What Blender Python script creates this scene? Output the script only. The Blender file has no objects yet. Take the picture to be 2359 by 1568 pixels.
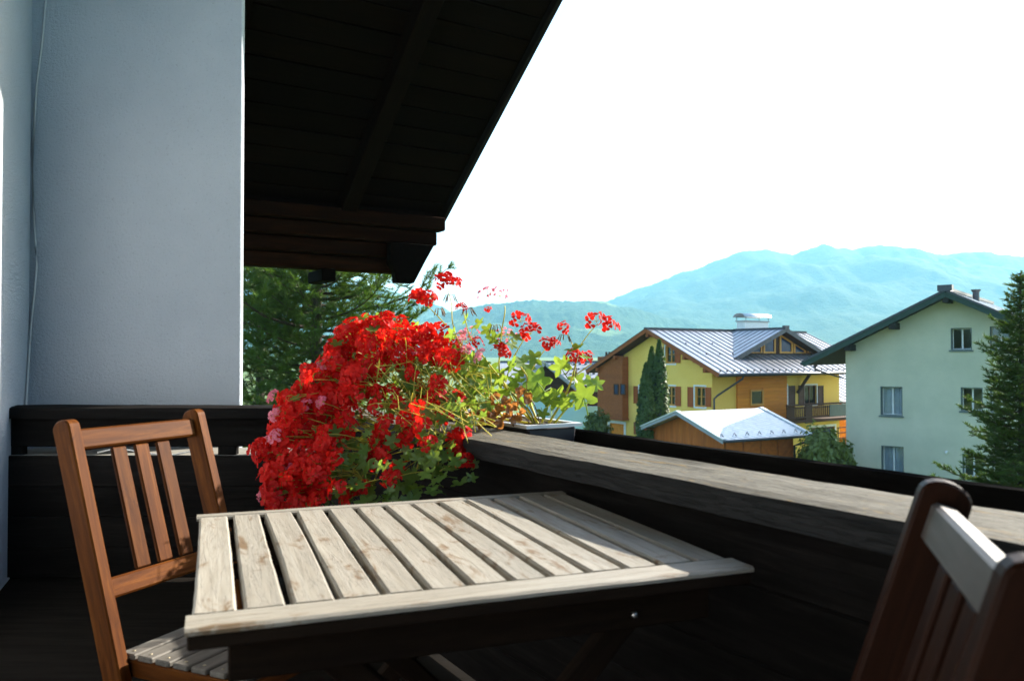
import bpy, bmesh, math, random
from mathutils import Vector, Matrix, noise as mnoise

sc = bpy.context.scene
COL = sc.collection
R = math.radians
rng = random.Random(7)

# ------------------------------------------------------------------ camera, sky, sun, exposure
EYE = Vector((0, 0, 1.12))
PITCH = R(1.0)
cam = bpy.data.cameras.new('camera')
cam.lens = 28.0; cam.sensor_width = 36.0
cam.clip_start = 0.05; cam.clip_end = 30000
cam.dof.use_dof = True; cam.dof.focus_distance = 4.2; cam.dof.aperture_fstop = 5.5
camo = bpy.data.objects.new('camera', cam); COL.objects.link(camo)
camo.location = EYE; camo.rotation_euler = (R(90) + PITCH, 0, 0)
sc.camera = camo

SUN_AZ, SUN_EL = R(55), R(27)
world = bpy.data.worlds.new('World'); sc.world = world; world.use_nodes = True
wn = world.node_tree.nodes; wl = world.node_tree.links
sky = wn.new('ShaderNodeTexSky'); sky.sky_type = 'NISHITA'; sky.sun_disc = False
sky.sun_elevation = SUN_EL; sky.sun_rotation = SUN_AZ
sky.air_density = 1.0; sky.dust_density = 2.5; sky.ozone_density = 1.0; sky.altitude = 700
wl.new(sky.outputs[0], wn['Background'].inputs[0]); wn['Background'].inputs[1].default_value = 0.105
sl = bpy.data.lights.new('sun', 'SUN'); sl.energy = 4.7; sl.angle = R(0.55); sl.color = (1.0, .93, .82)
so = bpy.data.objects.new('sun', sl); COL.objects.link(so)
sdir = Vector((math.sin(SUN_AZ) * math.cos(SUN_EL), math.cos(SUN_AZ) * math.cos(SUN_EL), math.sin(SUN_EL)))
so.rotation_euler = sdir.to_track_quat('Z', 'Y').to_euler(); so.location = (30, 20, 40)
vs = sc.view_settings
vs.view_transform = 'Standard'; vs.look = 'None'; vs.exposure = 2.0; vs.gamma = 1.0; vs.use_curve_mapping = False
cy = sc.cycles
cy.use_denoising = True; cy.max_bounces = 6; cy.diffuse_bounces = 3; cy.glossy_bounces = 3
cy.transmission_bounces = 4; cy.transparent_max_bounces = 8; cy.volume_bounces = 1
cy.sample_clamp_indirect = 6; cy.caustics_reflective = False; cy.caustics_refractive = False

# ------------------------------------------------------------------ measuring helpers
# the photograph was measured on a 2359-pixel-wide print; these turn a measured point into metres
FP = 28.0 / 36.0 * 2359
def ray(x, y):
    a = (x - 1179.5) / FP; u = (784 - y) / FP
    return Vector((a, math.cos(PITCH) - u * math.sin(PITCH), math.sin(PITCH) + u * math.cos(PITCH)))
def at(x, y, Y):
    d = ray(x, y); return EYE + d * (Y / d.y)
def atz(x, y, z):
    d = ray(x, y); return EYE + d * ((z - EYE.z) / d.z)
def hit(x, y, p, n):
    d = ray(x, y); return EYE + d * ((p - EYE).dot(n) / d.dot(n))

# ------------------------------------------------------------------ materials
MATS = {}
def new_mat(name):
    m = bpy.data.materials.new(name); m.use_nodes = True
    m.node_tree.nodes.clear(); MATS[name] = m
    return m, m.node_tree.nodes, m.node_tree.links
def ramp(n, stops):
    r = n.new('ShaderNodeValToRGB'); e = r.color_ramp.elements
    while len(e) < len(stops): e.new(.5)
    for k, (p, c) in enumerate(stops):
        e[k].position = p; e[k].color = (*c, 1)
    return r
def coords(n, l, kind, scale, rnd=True):
    tc = n.new('ShaderNodeTexCoord'); mp = n.new('ShaderNodeMapping')
    mp.inputs['Scale'].default_value = scale if isinstance(scale, (tuple, list)) else (scale,) * 3
    l.new(tc.outputs[kind], mp.inputs['Vector'])
    if rnd:
        oi = n.new('ShaderNodeObjectInfo'); mul = n.new('ShaderNodeMath'); mul.operation = 'MULTIPLY'
        mul.inputs[1].default_value = 37.0; l.new(oi.outputs['Random'], mul.inputs[0])
        cb = n.new('ShaderNodeCombineXYZ')
        for i in range(3): l.new(mul.outputs[0], cb.inputs[i])
        l.new(cb.outputs[0], mp.inputs['Location'])
    return mp
def noise(n, l, vec, scale=1.0, detail=4, rough=.6, dist=0):
    t = n.new('ShaderNodeTexNoise'); t.inputs['Scale'].default_value = scale
    t.inputs['Detail'].default_value = detail; t.inputs['Roughness'].default_value = rough
    t.inputs['Distortion'].default_value = dist
    l.new(vec.outputs[0], t.inputs['Vector']); return t
def mixc(n, l, fac, a, b, mode='MIX'):
    m = n.new('ShaderNodeMix'); m.data_type = 'RGBA'; m.blend_type = mode
    for i, v in ((6, a), (7, b)):
        if isinstance(v, (tuple, list)): m.inputs[i].default_value = (*v, 1)
        else: l.new(v, m.inputs[i])
    if isinstance(fac, (int, float)): m.inputs[0].default_value = fac
    else: l.new(fac, m.inputs[0])
    return m.outputs[2]
def finish(n, l, color, rough=.7, spec=.3, bump=None, bstr=.3, bdist=.01, metal=0, rough_tex=None):
    b = n.new('ShaderNodeBsdfPrincipled'); o = n.new('ShaderNodeOutputMaterial')
    if isinstance(color, (tuple, list)): b.inputs['Base Color'].default_value = (*color, 1)
    else: l.new(color, b.inputs['Base Color'])
    b.inputs['Roughness'].default_value = rough; b.inputs['Specular IOR Level'].default_value = spec
    b.inputs['Metallic'].default_value = metal
    if rough_tex is not None: l.new(rough_tex, b.inputs['Roughness'])
    if bump is not None:
        bp = n.new('ShaderNodeBump'); bp.inputs['Strength'].default_value = bstr
        bp.inputs['Distance'].default_value = bdist
        l.new(bump, bp.inputs['Height']); l.new(bp.outputs[0], b.inputs['Normal'])
    l.new(b.outputs[0], o.inputs['Surface']); return b

def plain(name, c, c2=None, scale=6, rough=.7, spec=.3, bump=.0, bdist=.01, bscale=None, metal=0, kind='Object', detail=5, contrast=(.35, .65)):
    m, n, l = new_mat(name)
    mp = coords(n, l, kind, scale)
    t = noise(n, l, mp, 1, detail)
    r = ramp(n, [(contrast[0], c), (contrast[1], c2 or c)]); l.new(t.outputs[0], r.inputs[0])
    bt = None
    if bump:
        mp2 = coords(n, l, kind, bscale or scale); bt = noise(n, l, mp2, 1, 6, .65).outputs[0]
    finish(n, l, r.outputs[0], rough, spec, bt, bump, bdist, metal); return m

def wood(name, dark, mid, light, grain=(3, 45, 45), patch=None, patch_col=None, patch_lim=(.55, .62), rough=.65, spec=.3, bump=.35, bdist=.002, var=.35, cracks=0.0):
    """long axis = local X"""
    m, n, l = new_mat(name)
    mp = coords(n, l, 'Object', grain)
    t = noise(n, l, mp, 1, 9, .7, .6)
    r = ramp(n, [(.28, dark), (.5, mid), (.72, light)]); l.new(t.outputs[0], r.inputs[0])
    col = r.outputs[0]
    if patch:
        mp2 = coords(n, l, 'Object', patch)
        t2 = noise(n, l, mp2, 1, 7, .72, .8)
        r2 = ramp(n, [(patch_lim[0], (0, 0, 0)), (patch_lim[1], (1, 1, 1))]); l.new(t2.outputs[0], r2.inputs[0])
        col = mixc(n, l, r2.outputs[0], col, patch_col)
    hgt = t.outputs[0]
    if cracks:
        mp3 = coords(n, l, 'Object', (grain[0] * .6, grain[1] * .7, grain[2] * .7))
        t3 = noise(n, l, mp3, 1, 5, .6, 1.5)
        r3 = ramp(n, [(.47, (1, 1, 1)), (.495, (0, 0, 0)), (.505, (0, 0, 0)), (.53, (1, 1, 1))]); l.new(t3.outputs[0], r3.inputs[0])
        col = mixc(n, l, cracks, col, mixc(n, l, 1.0, col, r3.outputs[0], 'MULTIPLY'))
        ad = n.new('ShaderNodeMath'); ad.operation = 'ADD'
        l.new(hgt, ad.inputs[0]); l.new(r3.outputs[0], ad.inputs[1]); hgt = ad.outputs[0]
    oi = n.new('ShaderNodeObjectInfo')
    rv = ramp(n, [(0, (1 - var,) * 3), (1, (1.0, 1.0, 1.0))]); l.new(oi.outputs['Random'], rv.inputs[0])
    col = mixc(n, l, 1.0, col, rv.outputs[0], 'MULTIPLY')
    finish(n, l, col, rough, spec, hgt, bump, bdist); return m

def leafmat(name, c1, c2, trans, tfac=.45, scale=30, rough=.5, gloss=.04, kind='Object'):
    m, n, l = new_mat(name)
    mp = coords(n, l, kind, scale)
    t = noise(n, l, mp, 1, 3)
    oi = n.new('ShaderNodeObjectInfo')
    mx = n.new('ShaderNodeMath'); mx.operation = 'MULTIPLY_ADD'; mx.inputs[1].default_value = .5
    l.new(oi.outputs['Random'], mx.inputs[0])
    hf = n.new('ShaderNodeMath'); hf.operation = 'MULTIPLY'; hf.inputs[1].default_value = .5
    l.new(t.outputs[0], hf.inputs[0]); l.new(hf.outputs[0], mx.inputs[2])
    r = ramp(n, [(.2, c1), (.75, c2)]); l.new(mx.outputs[0], r.inputs[0])
    d = n.new('ShaderNodeBsdfDiffuse'); tr = n.new('ShaderNodeBsdfTranslucent'); g = n.new('ShaderNodeBsdfGlossy')
    g.inputs['Roughness'].default_value = rough
    l.new(r.outputs[0], d.inputs[0]); tr.inputs[0].default_value = (*trans, 1)
    a = n.new('ShaderNodeMixShader'); a.inputs[0].default_value = tfac
    l.new(d.outputs[0], a.inputs[1]); l.new(tr.outputs[0], a.inputs[2])
    b = n.new('ShaderNodeMixShader'); b.inputs[0].default_value = gloss
    l.new(a.outputs[0], b.inputs[1]); l.new(g.outputs[0], b.inputs[2])
    o = n.new('ShaderNodeOutputMaterial'); l.new(b.outputs[0], o.inputs[0]); return m

def glassmat(name, tint=(.9, .95, 1), refl=.03):
    m, n, l = new_mat(name)
    t = n.new('ShaderNodeBsdfTransparent'); t.inputs[0].default_value = (*[c * .94 for c in tint], 1)
    g = n.new('ShaderNodeBsdfGlossy'); g.inputs['Roughness'].default_value = .03
    lw = n.new('ShaderNodeFresnel'); lw.inputs[0].default_value = 1.5
    ad = n.new('ShaderNodeMath'); ad.operation = 'ADD'; ad.inputs[1].default_value = refl
    l.new(lw.outputs[0], ad.inputs[0])
    mx = n.new('ShaderNodeMixShader'); l.new(ad.outputs[0], mx.inputs[0])
    l.new(t.outputs[0], mx.inputs[1]); l.new(g.outputs[0], mx.inputs[2])
    o = n.new('ShaderNodeOutputMaterial'); l.new(mx.outputs[0], o.inputs[0]); return m

def render_wall(name, c1, c2, bscale=120, bump=.5, bdist=.004, big=1.2, streak=None):
    """rough rendered plaster"""
    m, n, l = new_mat(name)
    mp = coords(n, l, 'Object', big, False); t = noise(n, l, mp, 1, 5, .6)
    r = ramp(n, [(.3, c1), (.7, c2)]); l.new(t.outputs[0], r.inputs[0])
    mp2 = coords(n, l, 'Object', bscale, False); t2 = noise(n, l, mp2, 1, 5, .75)
    r2 = ramp(n, [(.28, (.55, .55, .55)), (.42, (1, 1, 1))]); l.new(t2.outputs[0], r2.inputs[0])
    col = mixc(n, l, .7, r.outputs[0], mixc(n, l, 1.0, r.outputs[0], r2.outputs[0], 'MULTIPLY'))
    finish(n, l, col, .9, .15, t2.outputs[0], bump, bdist); return m

wood('weathered_top', (.225, .20, .158), (.295, .272, .226), (.345, .325, .28), grain=(6, 110, 110), patch=(6, 17, 17), patch_col=(.17, .115, .065), patch_lim=(.565, .63), rough=.5, spec=.35, var=.16, bump=.5, cracks=.12)
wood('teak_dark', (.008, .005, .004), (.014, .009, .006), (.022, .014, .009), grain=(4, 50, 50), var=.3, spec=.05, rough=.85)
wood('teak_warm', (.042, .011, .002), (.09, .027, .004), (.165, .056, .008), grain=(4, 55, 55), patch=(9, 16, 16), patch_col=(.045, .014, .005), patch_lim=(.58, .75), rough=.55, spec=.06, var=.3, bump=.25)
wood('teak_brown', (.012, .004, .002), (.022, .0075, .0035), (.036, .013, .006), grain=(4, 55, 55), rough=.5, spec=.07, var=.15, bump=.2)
wood('teak_sky_sheen', (.06, .054, .048), (.09, .083, .077), (.125, .118, .112), grain=(4, 40, 40), rough=.5, spec=.4, var=.1, bump=.2)  # top rail: pale reflection of the sky put into the wood colour
wood('seat_grey', (.075, .064, .052), (.125, .115, .10), (.175, .165, .145), grain=(5, 60, 60), patch=(7, 12, 12), patch_col=(.16, .12, .085), patch_lim=(.62, .7), var=.3)
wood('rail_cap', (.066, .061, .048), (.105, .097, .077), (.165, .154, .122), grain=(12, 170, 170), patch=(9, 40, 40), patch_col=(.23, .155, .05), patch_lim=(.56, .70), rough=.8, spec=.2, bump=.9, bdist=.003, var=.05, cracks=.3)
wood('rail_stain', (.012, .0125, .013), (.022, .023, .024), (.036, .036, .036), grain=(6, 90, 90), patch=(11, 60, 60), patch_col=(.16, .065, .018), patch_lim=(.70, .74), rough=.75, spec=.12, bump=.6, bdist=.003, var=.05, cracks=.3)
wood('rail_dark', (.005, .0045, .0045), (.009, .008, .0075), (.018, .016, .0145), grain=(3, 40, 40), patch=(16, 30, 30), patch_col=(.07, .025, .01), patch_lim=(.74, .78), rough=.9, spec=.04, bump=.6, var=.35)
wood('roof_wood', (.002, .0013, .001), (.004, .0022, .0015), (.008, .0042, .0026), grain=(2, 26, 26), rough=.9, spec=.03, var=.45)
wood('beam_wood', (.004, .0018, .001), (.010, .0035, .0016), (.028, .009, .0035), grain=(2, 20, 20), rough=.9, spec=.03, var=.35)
wood('ledge_wood', (.16, .155, .13), (.25, .24, .21), (.33, .32, .28), grain=(6, 40, 40), var=.1, rough=.8)
render_wall('white_render', (.41, .445, .49), (.49, .52, .56), 60, 1.0, .014)
plain('cable_white', (.62, .62, .6), (.7, .7, .68), rough=.5)
plain('cable_grey', (.40, .40, .40), (.46, .46, .45), rough=.6)
plain('steel', (.55, .55, .55), (.65, .65, .65), rough=.35, metal=1)
plain('brass_dull', (.3, .26, .18), (.4, .35, .25), rough=.5, metal=.8)
plain('planter_plastic', (.018, .016, .02), (.03, .026, .03), rough=.45)
plain('planter_rim', (.55, .55, .56), (.68, .68, .68), rough=.35)
plain('soil', (.03, .02, .012), (.07, .045, .028), scale=60, rough=.95, bump=1, bscale=120)
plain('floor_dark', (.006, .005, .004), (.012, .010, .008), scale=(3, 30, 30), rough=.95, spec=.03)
leafmat('petal_red', (.52, .004, .003), (.68, .014, .008), (.78, .018, .008), .42, 60, gloss=.015)
leafmat('petal_pink', (.66, .12, .22), (.80, .30, .40), (.9, .3, .38), .42, 60, gloss=.02)
leafmat('leaf_green', (.035, .11, .014), (.11, .22, .03), (.30, .45, .04), .5, 40)
leafmat('leaf_light', (.07, .16, .018), (.15, .26, .03), (.34, .46, .045), .45, 40)
leafmat('leaf_dead', (.20, .075, .02), (.36, .16, .045), (.55, .22, .05), .4, 50)
leafmat('stem_yellow', (.36, .40, .05), (.58, .52, .09), (.8, .7, .10), .35, 20)
leafmat('stem_brown', (.22, .13, .05), (.34, .22, .09), (.4, .25, .08), .15, 20)
leafmat('bud', (.10, .08, .06), (.22, .15, .08), (.3, .2, .1), .2, 20)
leafmat('pine_needles', (.012, .036, .006), (.062, .11, .010), (.10, .19, .014), .35, 1.2, kind='Object')
leafmat('fir_needles', (.014, .034, .006), (.05, .09, .012), (.09, .16, .015), .3, 1.5)
leafmat('thuja_foliage', (.028, .060, .006), (.10, .155, .010), (.11, .19, .008), .25, 2.0)
leafmat('bush_foliage', (.035, .075, .012), (.16, .19, .035), (.22, .26, .03), .35, 3.0)
plain('bark', (.035, .025, .018), (.075, .055, .04), scale=(14, 14, 3), rough=.9, bump=.8, bdist=.02)
plain('bark_core', (.012, .022, .008), (.03, .035, .015), scale=9, rough=.95, bump=1, bdist=.05)
render_wall('yellow_render', (.86, .55, .12), (.93, .63, .17), 14, .2, .02, .5)
render_wall('mint_render', (.46, .46, .35), (.57, .55, .425), 14, .2, .02, .7)
render_wall('pale_blue_render', (.42, .66, .70), (.50, .73, .76), 14, .2, .02, .5)
plain('white_trim', (.72, .72, .70), (.80, .80, .78), rough=.7)
plain('roof_metal', (.30, .31, .34), (.40, .41, .44), scale=1.5, rough=.32, spec=.5, metal=.75)
plain('roof_metal_pale', (.52, .54, .56), (.66, .67, .68), scale=2.0, rough=.38, spec=.5, metal=.35)
plain('roof_metal_dark', (.05, .05, .06), (.08, .08, .09), rough=.4, metal=.4)
plain('roof_grey', (.28, .29, .31), (.36, .37, .39), scale=1, rough=.6)
plain('green_fascia', (.018, .04, .03), (.026, .055, .042), rough=.55)
plain('soffit_black', (.018, .016, .015), (.03, .026, .024), rough=.8)
wood('clad_brown', (.20, .050, .013), (.31, .085, .02), (.38, .12, .03), grain=(.6, 9, 9), rough=.7, var=.12, bump=.5, bdist=.02)
wood('clad_orange', (.56, .15, .010), (.76, .25, .016), (.84, .32, .03), grain=(.6, 8, 8), rough=.65, var=.15, bump=.4, bdist=.02)
wood('clad_red', (.34, .075, .010), (.48, .12, .014), (.56, .16, .022), grain=(.6, 8, 8), rough=.65, var=.2, bump=.4, bdist=.02)
wood('clad_dark', (.045, .02, .012), (.07, .032, .018), (.10, .05, .028), grain=(.6, 8, 8), rough=.8, var=.15)
wood('shutter_wood', (.28, .06, .012), (.40, .095, .018), (.46, .13, .026), grain=(2, 20, 20), rough=.6, var=.2)
wood('shutter_dark', (.07, .03, .016), (.11, .05, .028), (.14, .065, .035), grain=(2, 20, 20), rough=.6, var=.2)
wood('frame_orange', (.46, .19, .03), (.6, .28, .05), (.66, .34, .07), grain=(2, 20, 20), rough=.5, var=.1)
plain('reed_screen', (.10, .12, .11), (.17, .19, .17), scale=(60, 60, 2), rough=.9)
plain('curtain_cloth', (.74, .76, .78), (.86, .87, .88), scale=4, rough=.9)
glassmat('window_glass')
plain('window_glass_blue', (.012, .022, .06), (.03, .05, .11), scale=1.2, rough=.08, spec=.25)
plain('grey_paint', (.10, .13, .125), (.13, .16, .155), rough=.6)

# ------------------------------------------------------------------ mesh builders
class MB:
    def __init__(s): s.v = []; s.f = []
    def add(s, pts, faces):
        b = len(s.v); s.v += [tuple(p) for p in pts]; s.f += [tuple(b + i for i in f) for f in faces]
    def hexa(s, p):      # p: 4 bottom ccw, 4 top ccw
        s.add(p, [(3, 2, 1, 0), (4, 5, 6, 7), (0, 1, 5, 4), (1, 2, 6, 5), (2, 3, 7, 6), (3, 0, 4, 7)])
    def box(s, x0, x1, y0, y1, z0, z1):
        s.hexa([(x0, y0, z0), (x1, y0, z0), (x1, y1, z0), (x0, y1, z0), (x0, y0, z1), (x1, y0, z1), (x1, y1, z1), (x0, y1, z1)])
    def prism(s, loop, off):
        n = len(loop); off = Vector(off); L = [Vector(p) for p in loop]
        s.add(L + [p + off for p in L], [tuple(range(n))[::-1], tuple(range(n, 2 * n))] + [(i, (i + 1) % n, n + (i + 1) % n, n + i) for i in range(n)])
    def slab(s, a, b, c, d, th):   # quad top face a,b,c,d thickened downwards along its normal
        a, b, c, d = map(Vector, (a, b, c, d)); nn = (b - a).cross(d - a).normalized()
        if nn.z < 0: nn = -nn
        o = nn * -th
        s.hexa([a + o, b + o, c + o, d + o, a, b, c, d])
    def tube(s, path, rad, n=6, cap=True):
        P = [Vector(p) for p in path]; base = len(s.v); up = Vector((0, 0, 1))
        for i, p in enumerate(P):
            t = (P[min(i + 1, len(P) - 1)] - P[max(i - 1, 0)]).normalized()
            a = t.cross(up); a = a.normalized() if a.length > 1e-4 else Vector((1, 0, 0)); b = t.cross(a)
            r = rad[i] if isinstance(rad, (list, tuple)) else rad
            for k in range(n):
                an = 2 * math.pi * k / n; s.v.append(tuple(p + (a * math.cos(an) + b * math.sin(an)) * r))
        for i in range(len(P) - 1):
            for k in range(n):
                s.f.append((base + i * n + k, base + i * n + (k + 1) % n, base + (i + 1) * n + (k + 1) % n, base + (i + 1) * n + k))
        if cap:
            s.f.append(tuple(base + k for k in range(n))[::-1]); e = base + (len(P) - 1) * n
            s.f.append(tuple(e + k for k in range(n)))
    def mesh(s, name, mat, smooth=False, chamfer=0):
        me = bpy.data.meshes.new(name); me.from_pydata(s.v, [], s.f)
        if chamfer:
            bm = bmesh.new(); bm.from_mesh(me); bmesh.ops.recalc_face_normals(bm, faces=bm.faces)
            bmesh.ops.bevel(bm, geom=bm.edges[:], offset=chamfer, segments=1, affect='EDGES', clamp_overlap=True)
            bm.to_mesh(me); bm.free()
        else:
            bm = bmesh.new(); bm.from_mesh(me); bmesh.ops.recalc_face_normals(bm, faces=bm.faces); bm.to_mesh(me); bm.free()
        if smooth:
            for p in me.polygons: p.use_smooth = True
        me.materials.append(MATS[mat] if isinstance(mat, str) else mat); me.update(); return me
    def build(s, name, mat, parent=None, smooth=False, chamfer=0, M=None):
        return link(name, s.mesh(name, mat, smooth, chamfer), parent, M)
def link(name, me, parent=None, M=None):
    o = bpy.data.objects.new(name, me); COL.objects.link(o)
    if parent is not None: o.parent = parent
    if M is not None: o.matrix_basis = M
    return o
def tag(o, label=None, cat=None, group=None, kind=None):
    if label: o['label'] = label
    if cat: o['category'] = cat
    if group: o['group'] = group
    if kind: o['kind'] = kind
    return o
def empty(name, loc, rz=0):
    e = bpy.data.objects.new(name, None); COL.objects.link(e); e.empty_display_size = .2
    e.location = loc; e.rotation_euler = (0, 0, rz); return e
def struct(o): o['kind'] = 'structure'; return o
_beams = {}
def frame_m(p0, x, up):
    x = Vector(x).normalized(); up = Vector(up)
    y = up.cross(x)
    if y.length < 1e-5: y = Vector((0, 1, 0)).cross(x)
    y.normalize(); z = x.cross(y)
    M = Matrix.Identity(4)
    for i in range(3): M[i][0], M[i][1], M[i][2], M[i][3] = x[i], y[i], z[i], p0[i]
    return M
def beam(name, p0, p1, w, t, mat, parent=None, up=(0, 0, 1), ch=.003):
    """bar from p0 to p1, w wide (across), t thick (along up); long axis = local X"""
    p0, p1 = Vector(p0), Vector(p1); L = (p1 - p0).length
    key = (round(L, 4), round(w, 4), round(t, 4), mat, ch)
    if key not in _beams:
        m = MB(); m.box(0, L, -w / 2, w / 2, -t / 2, t / 2); _beams[key] = m.mesh(name, mat, False, ch)
    return link(name, _beams[key], parent, frame_m(p0, p1 - p0, up))
def rough_beam(name, L, w, t, mat, parent, M, amp=.004, nx=60, ny=6, seed=0, sag=0):
    """weathered bar with worn uneven faces: x 0..L, y 0..w, z -t..0"""
    m = MB(); ring = []
    ys = [j / ny * w for j in range(ny + 1)]
    prof = [(y, 0) for y in ys] + [(w, -t * k / 3) for k in (1, 2, 3)] + [(y, -t) for y in ys[::-1][1:]] + [(0, -t * k / 3) for k in (2, 1)]
    n = len(prof)
    for i in range(nx + 1):
        x = L * i / nx
        for (y, z) in prof:
            e = .006 if (y in (0, w) and z == 0) else 0
            q = Vector((x * 3 + seed, y * 25, z * 25))
            d = mnoise.noise(q) * amp + mnoise.noise(q * 3.1) * amp * .5
            yy = y + (e if y == 0 else -e if e else 0) + mnoise.noise(q + Vector((9, 3, 1))) * amp * .7
            m.v.append((x, yy, z - (e * .7) + d + sag * mnoise.noise(Vector((x * .8, seed, 0)))))
    for i in range(nx):
        for k in range(n):
            m.f.append((i * n + k, i * n + (k + 1) % n, (i + 1) * n + (k + 1) % n, (i + 1) * n + k))
    m.f.append(tuple(range(n))); m.f.append(tuple(nx * n + k for k in range(n)))
    return m.build(name, mat, parent, False, 0, M)

# ------------------------------------------------------------------ setting: ground, hills
GZ = -5.9
def ground():
    m = MB(); n = 60
    xs = [math.copysign(abs(t) ** 3, t) * 6500 for t in [(-1 + 2 * i / n) for i in range(n + 1)]]
    for y in xs:
        for x in xs: m.v.append((x, y + 200, GZ))
    for j in range(n):
        for i in range(n):
            a = j * (n + 1) + i; m.f.append((a, a + 1, a + n + 2, a + n + 1))
    struct(m.build('ground', 'meadow'))
plain('meadow', (.06, .11, .025), (.13, .19, .05), scale=.05, rough=.95)
ground()

def hill(name, outline, Y, depth_front, depth_back, seed, amp, mat, skirt=.25):
    """ridge drawn from measured skyline points at distance Y, falling to the valley in front and behind"""
    pts = [at(x, y, Y) for x, y in outline]
    X0, X1 = pts[0].x, pts[-1].x
    nx, ny = 300, 70
    def ridge(x):
        for a, b in zip(pts, pts[1:]):
            if a.x <= x <= b.x:
                t = (x - a.x) / (b.x - a.x); return a.z + (b.z - a.z) * t
        return pts[-1].z
    m = MB()
    for j in range(ny + 1):
        t = j / ny
        yy = Y - depth_front + (depth_front + depth_back) * t
        for i in range(nx + 1):
            x = X0 + (X1 - X0) * i / nx
            h = ridge(x) - GZ + 6
            k = (yy - (Y - depth_front)) / depth_front if yy < Y else 1 - (yy - Y) / depth_back
            k = max(0, min(1, k)); prof = k ** 1.15
            q = Vector((x / 420 + seed, yy / 420, seed * 1.7))
            d = mnoise.fractal(q, 1.0, 2.0, 5) * amp * min(1, k * 3) * (1 - .75 * max(0, 1 - abs(yy - Y) / (.12 * depth_front)))
            fine = (mnoise.noise(Vector((x / (Y * .007), yy / (Y * .007), seed))) + .7 * mnoise.noise(Vector((x / (Y * .0026), yy / (Y * .0026), seed)))) * Y * .0016
            m.v.append((x, yy, GZ - 6 + h * prof + d * prof + fine))
    for j in range(ny):
        for i in range(nx):
            a = j * (nx + 1) + i; m.f.append((a, a + 1, a + nx + 2, a + nx + 1))
    struct(m.build(name, mat, None, True))
def forest(name, c1, c2, meadow, scale, lim):
    m, n, l = new_mat(name)
    mp = coords(n, l, 'Object', scale, False); t = noise(n, l, mp, 1, 8, .65)
    r = ramp(n, [(.35, c1), (.65, c2)]); l.new(t.outputs[0], r.inputs[0])
    mp2 = coords(n, l, 'Object', scale * .09, False); t2 = noise(n, l, mp2, 1, 6, .55, .4)
    r2 = ramp(n, [(lim, (0, 0, 0)), (lim + .03, (1, 1, 1))]); l.new(t2.outputs[0], r2.inputs[0])
    col = mixc(n, l, r2.outputs[0], r.outputs[0], meadow)
    mp3 = coords(n, l, 'Object', scale * 2.2, False); t3 = noise(n, l, mp3, 1, 4, .7)
    finish(n, l, col, .95, .05, t3.outputs[0], 1.0, 9.0)
forest('forest_near', (.012, .035, .014), (.045, .08, .035), (.12, .17, .06), .03, .60)
forest('forest_far', (.014, .04, .02), (.045, .075, .035), (.12, .16, .06), .02, .66)
hill('hill', [(300, 700), (700, 640), (860, 655), (960, 680), (1020, 703), (1060, 735), (1110, 780), (1180, 815)], 3600, 1200, 900, 3.1, 70, 'forest_far')
hill('hill', [(700, 812), (880, 760), (1000, 730), (1050, 713), (1090, 703), (1130, 695), (1180, 688), (1225, 683), (1262, 688), (1300, 689), (1345, 692), (1380, 694), (1420, 704), (1470, 720), (1540, 742), (1640, 770), (1800, 805), (1900, 815)], 2700, 1000, 700, 7.7, 48, 'forest_near')
hill('hill', [(1000, 815), (1150, 770), (1270, 732), (1380, 692), (1450, 668), (1530, 640), (1600, 620), (1660, 600), (1710, 583), (1765, 572), (1800, 577), (1830, 582), (1870, 572), (1900, 566), (1935, 572), (1965, 580), (2000, 571), (2030, 569), (2065, 577), (2100, 584), (2150, 582), (2190, 583), (2250, 575), (2310, 583), (2359, 590), (2500, 575), (2700, 640), (3000, 760)], 4200, 2300, 1200, 1.3, 115, 'forest_far')

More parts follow.
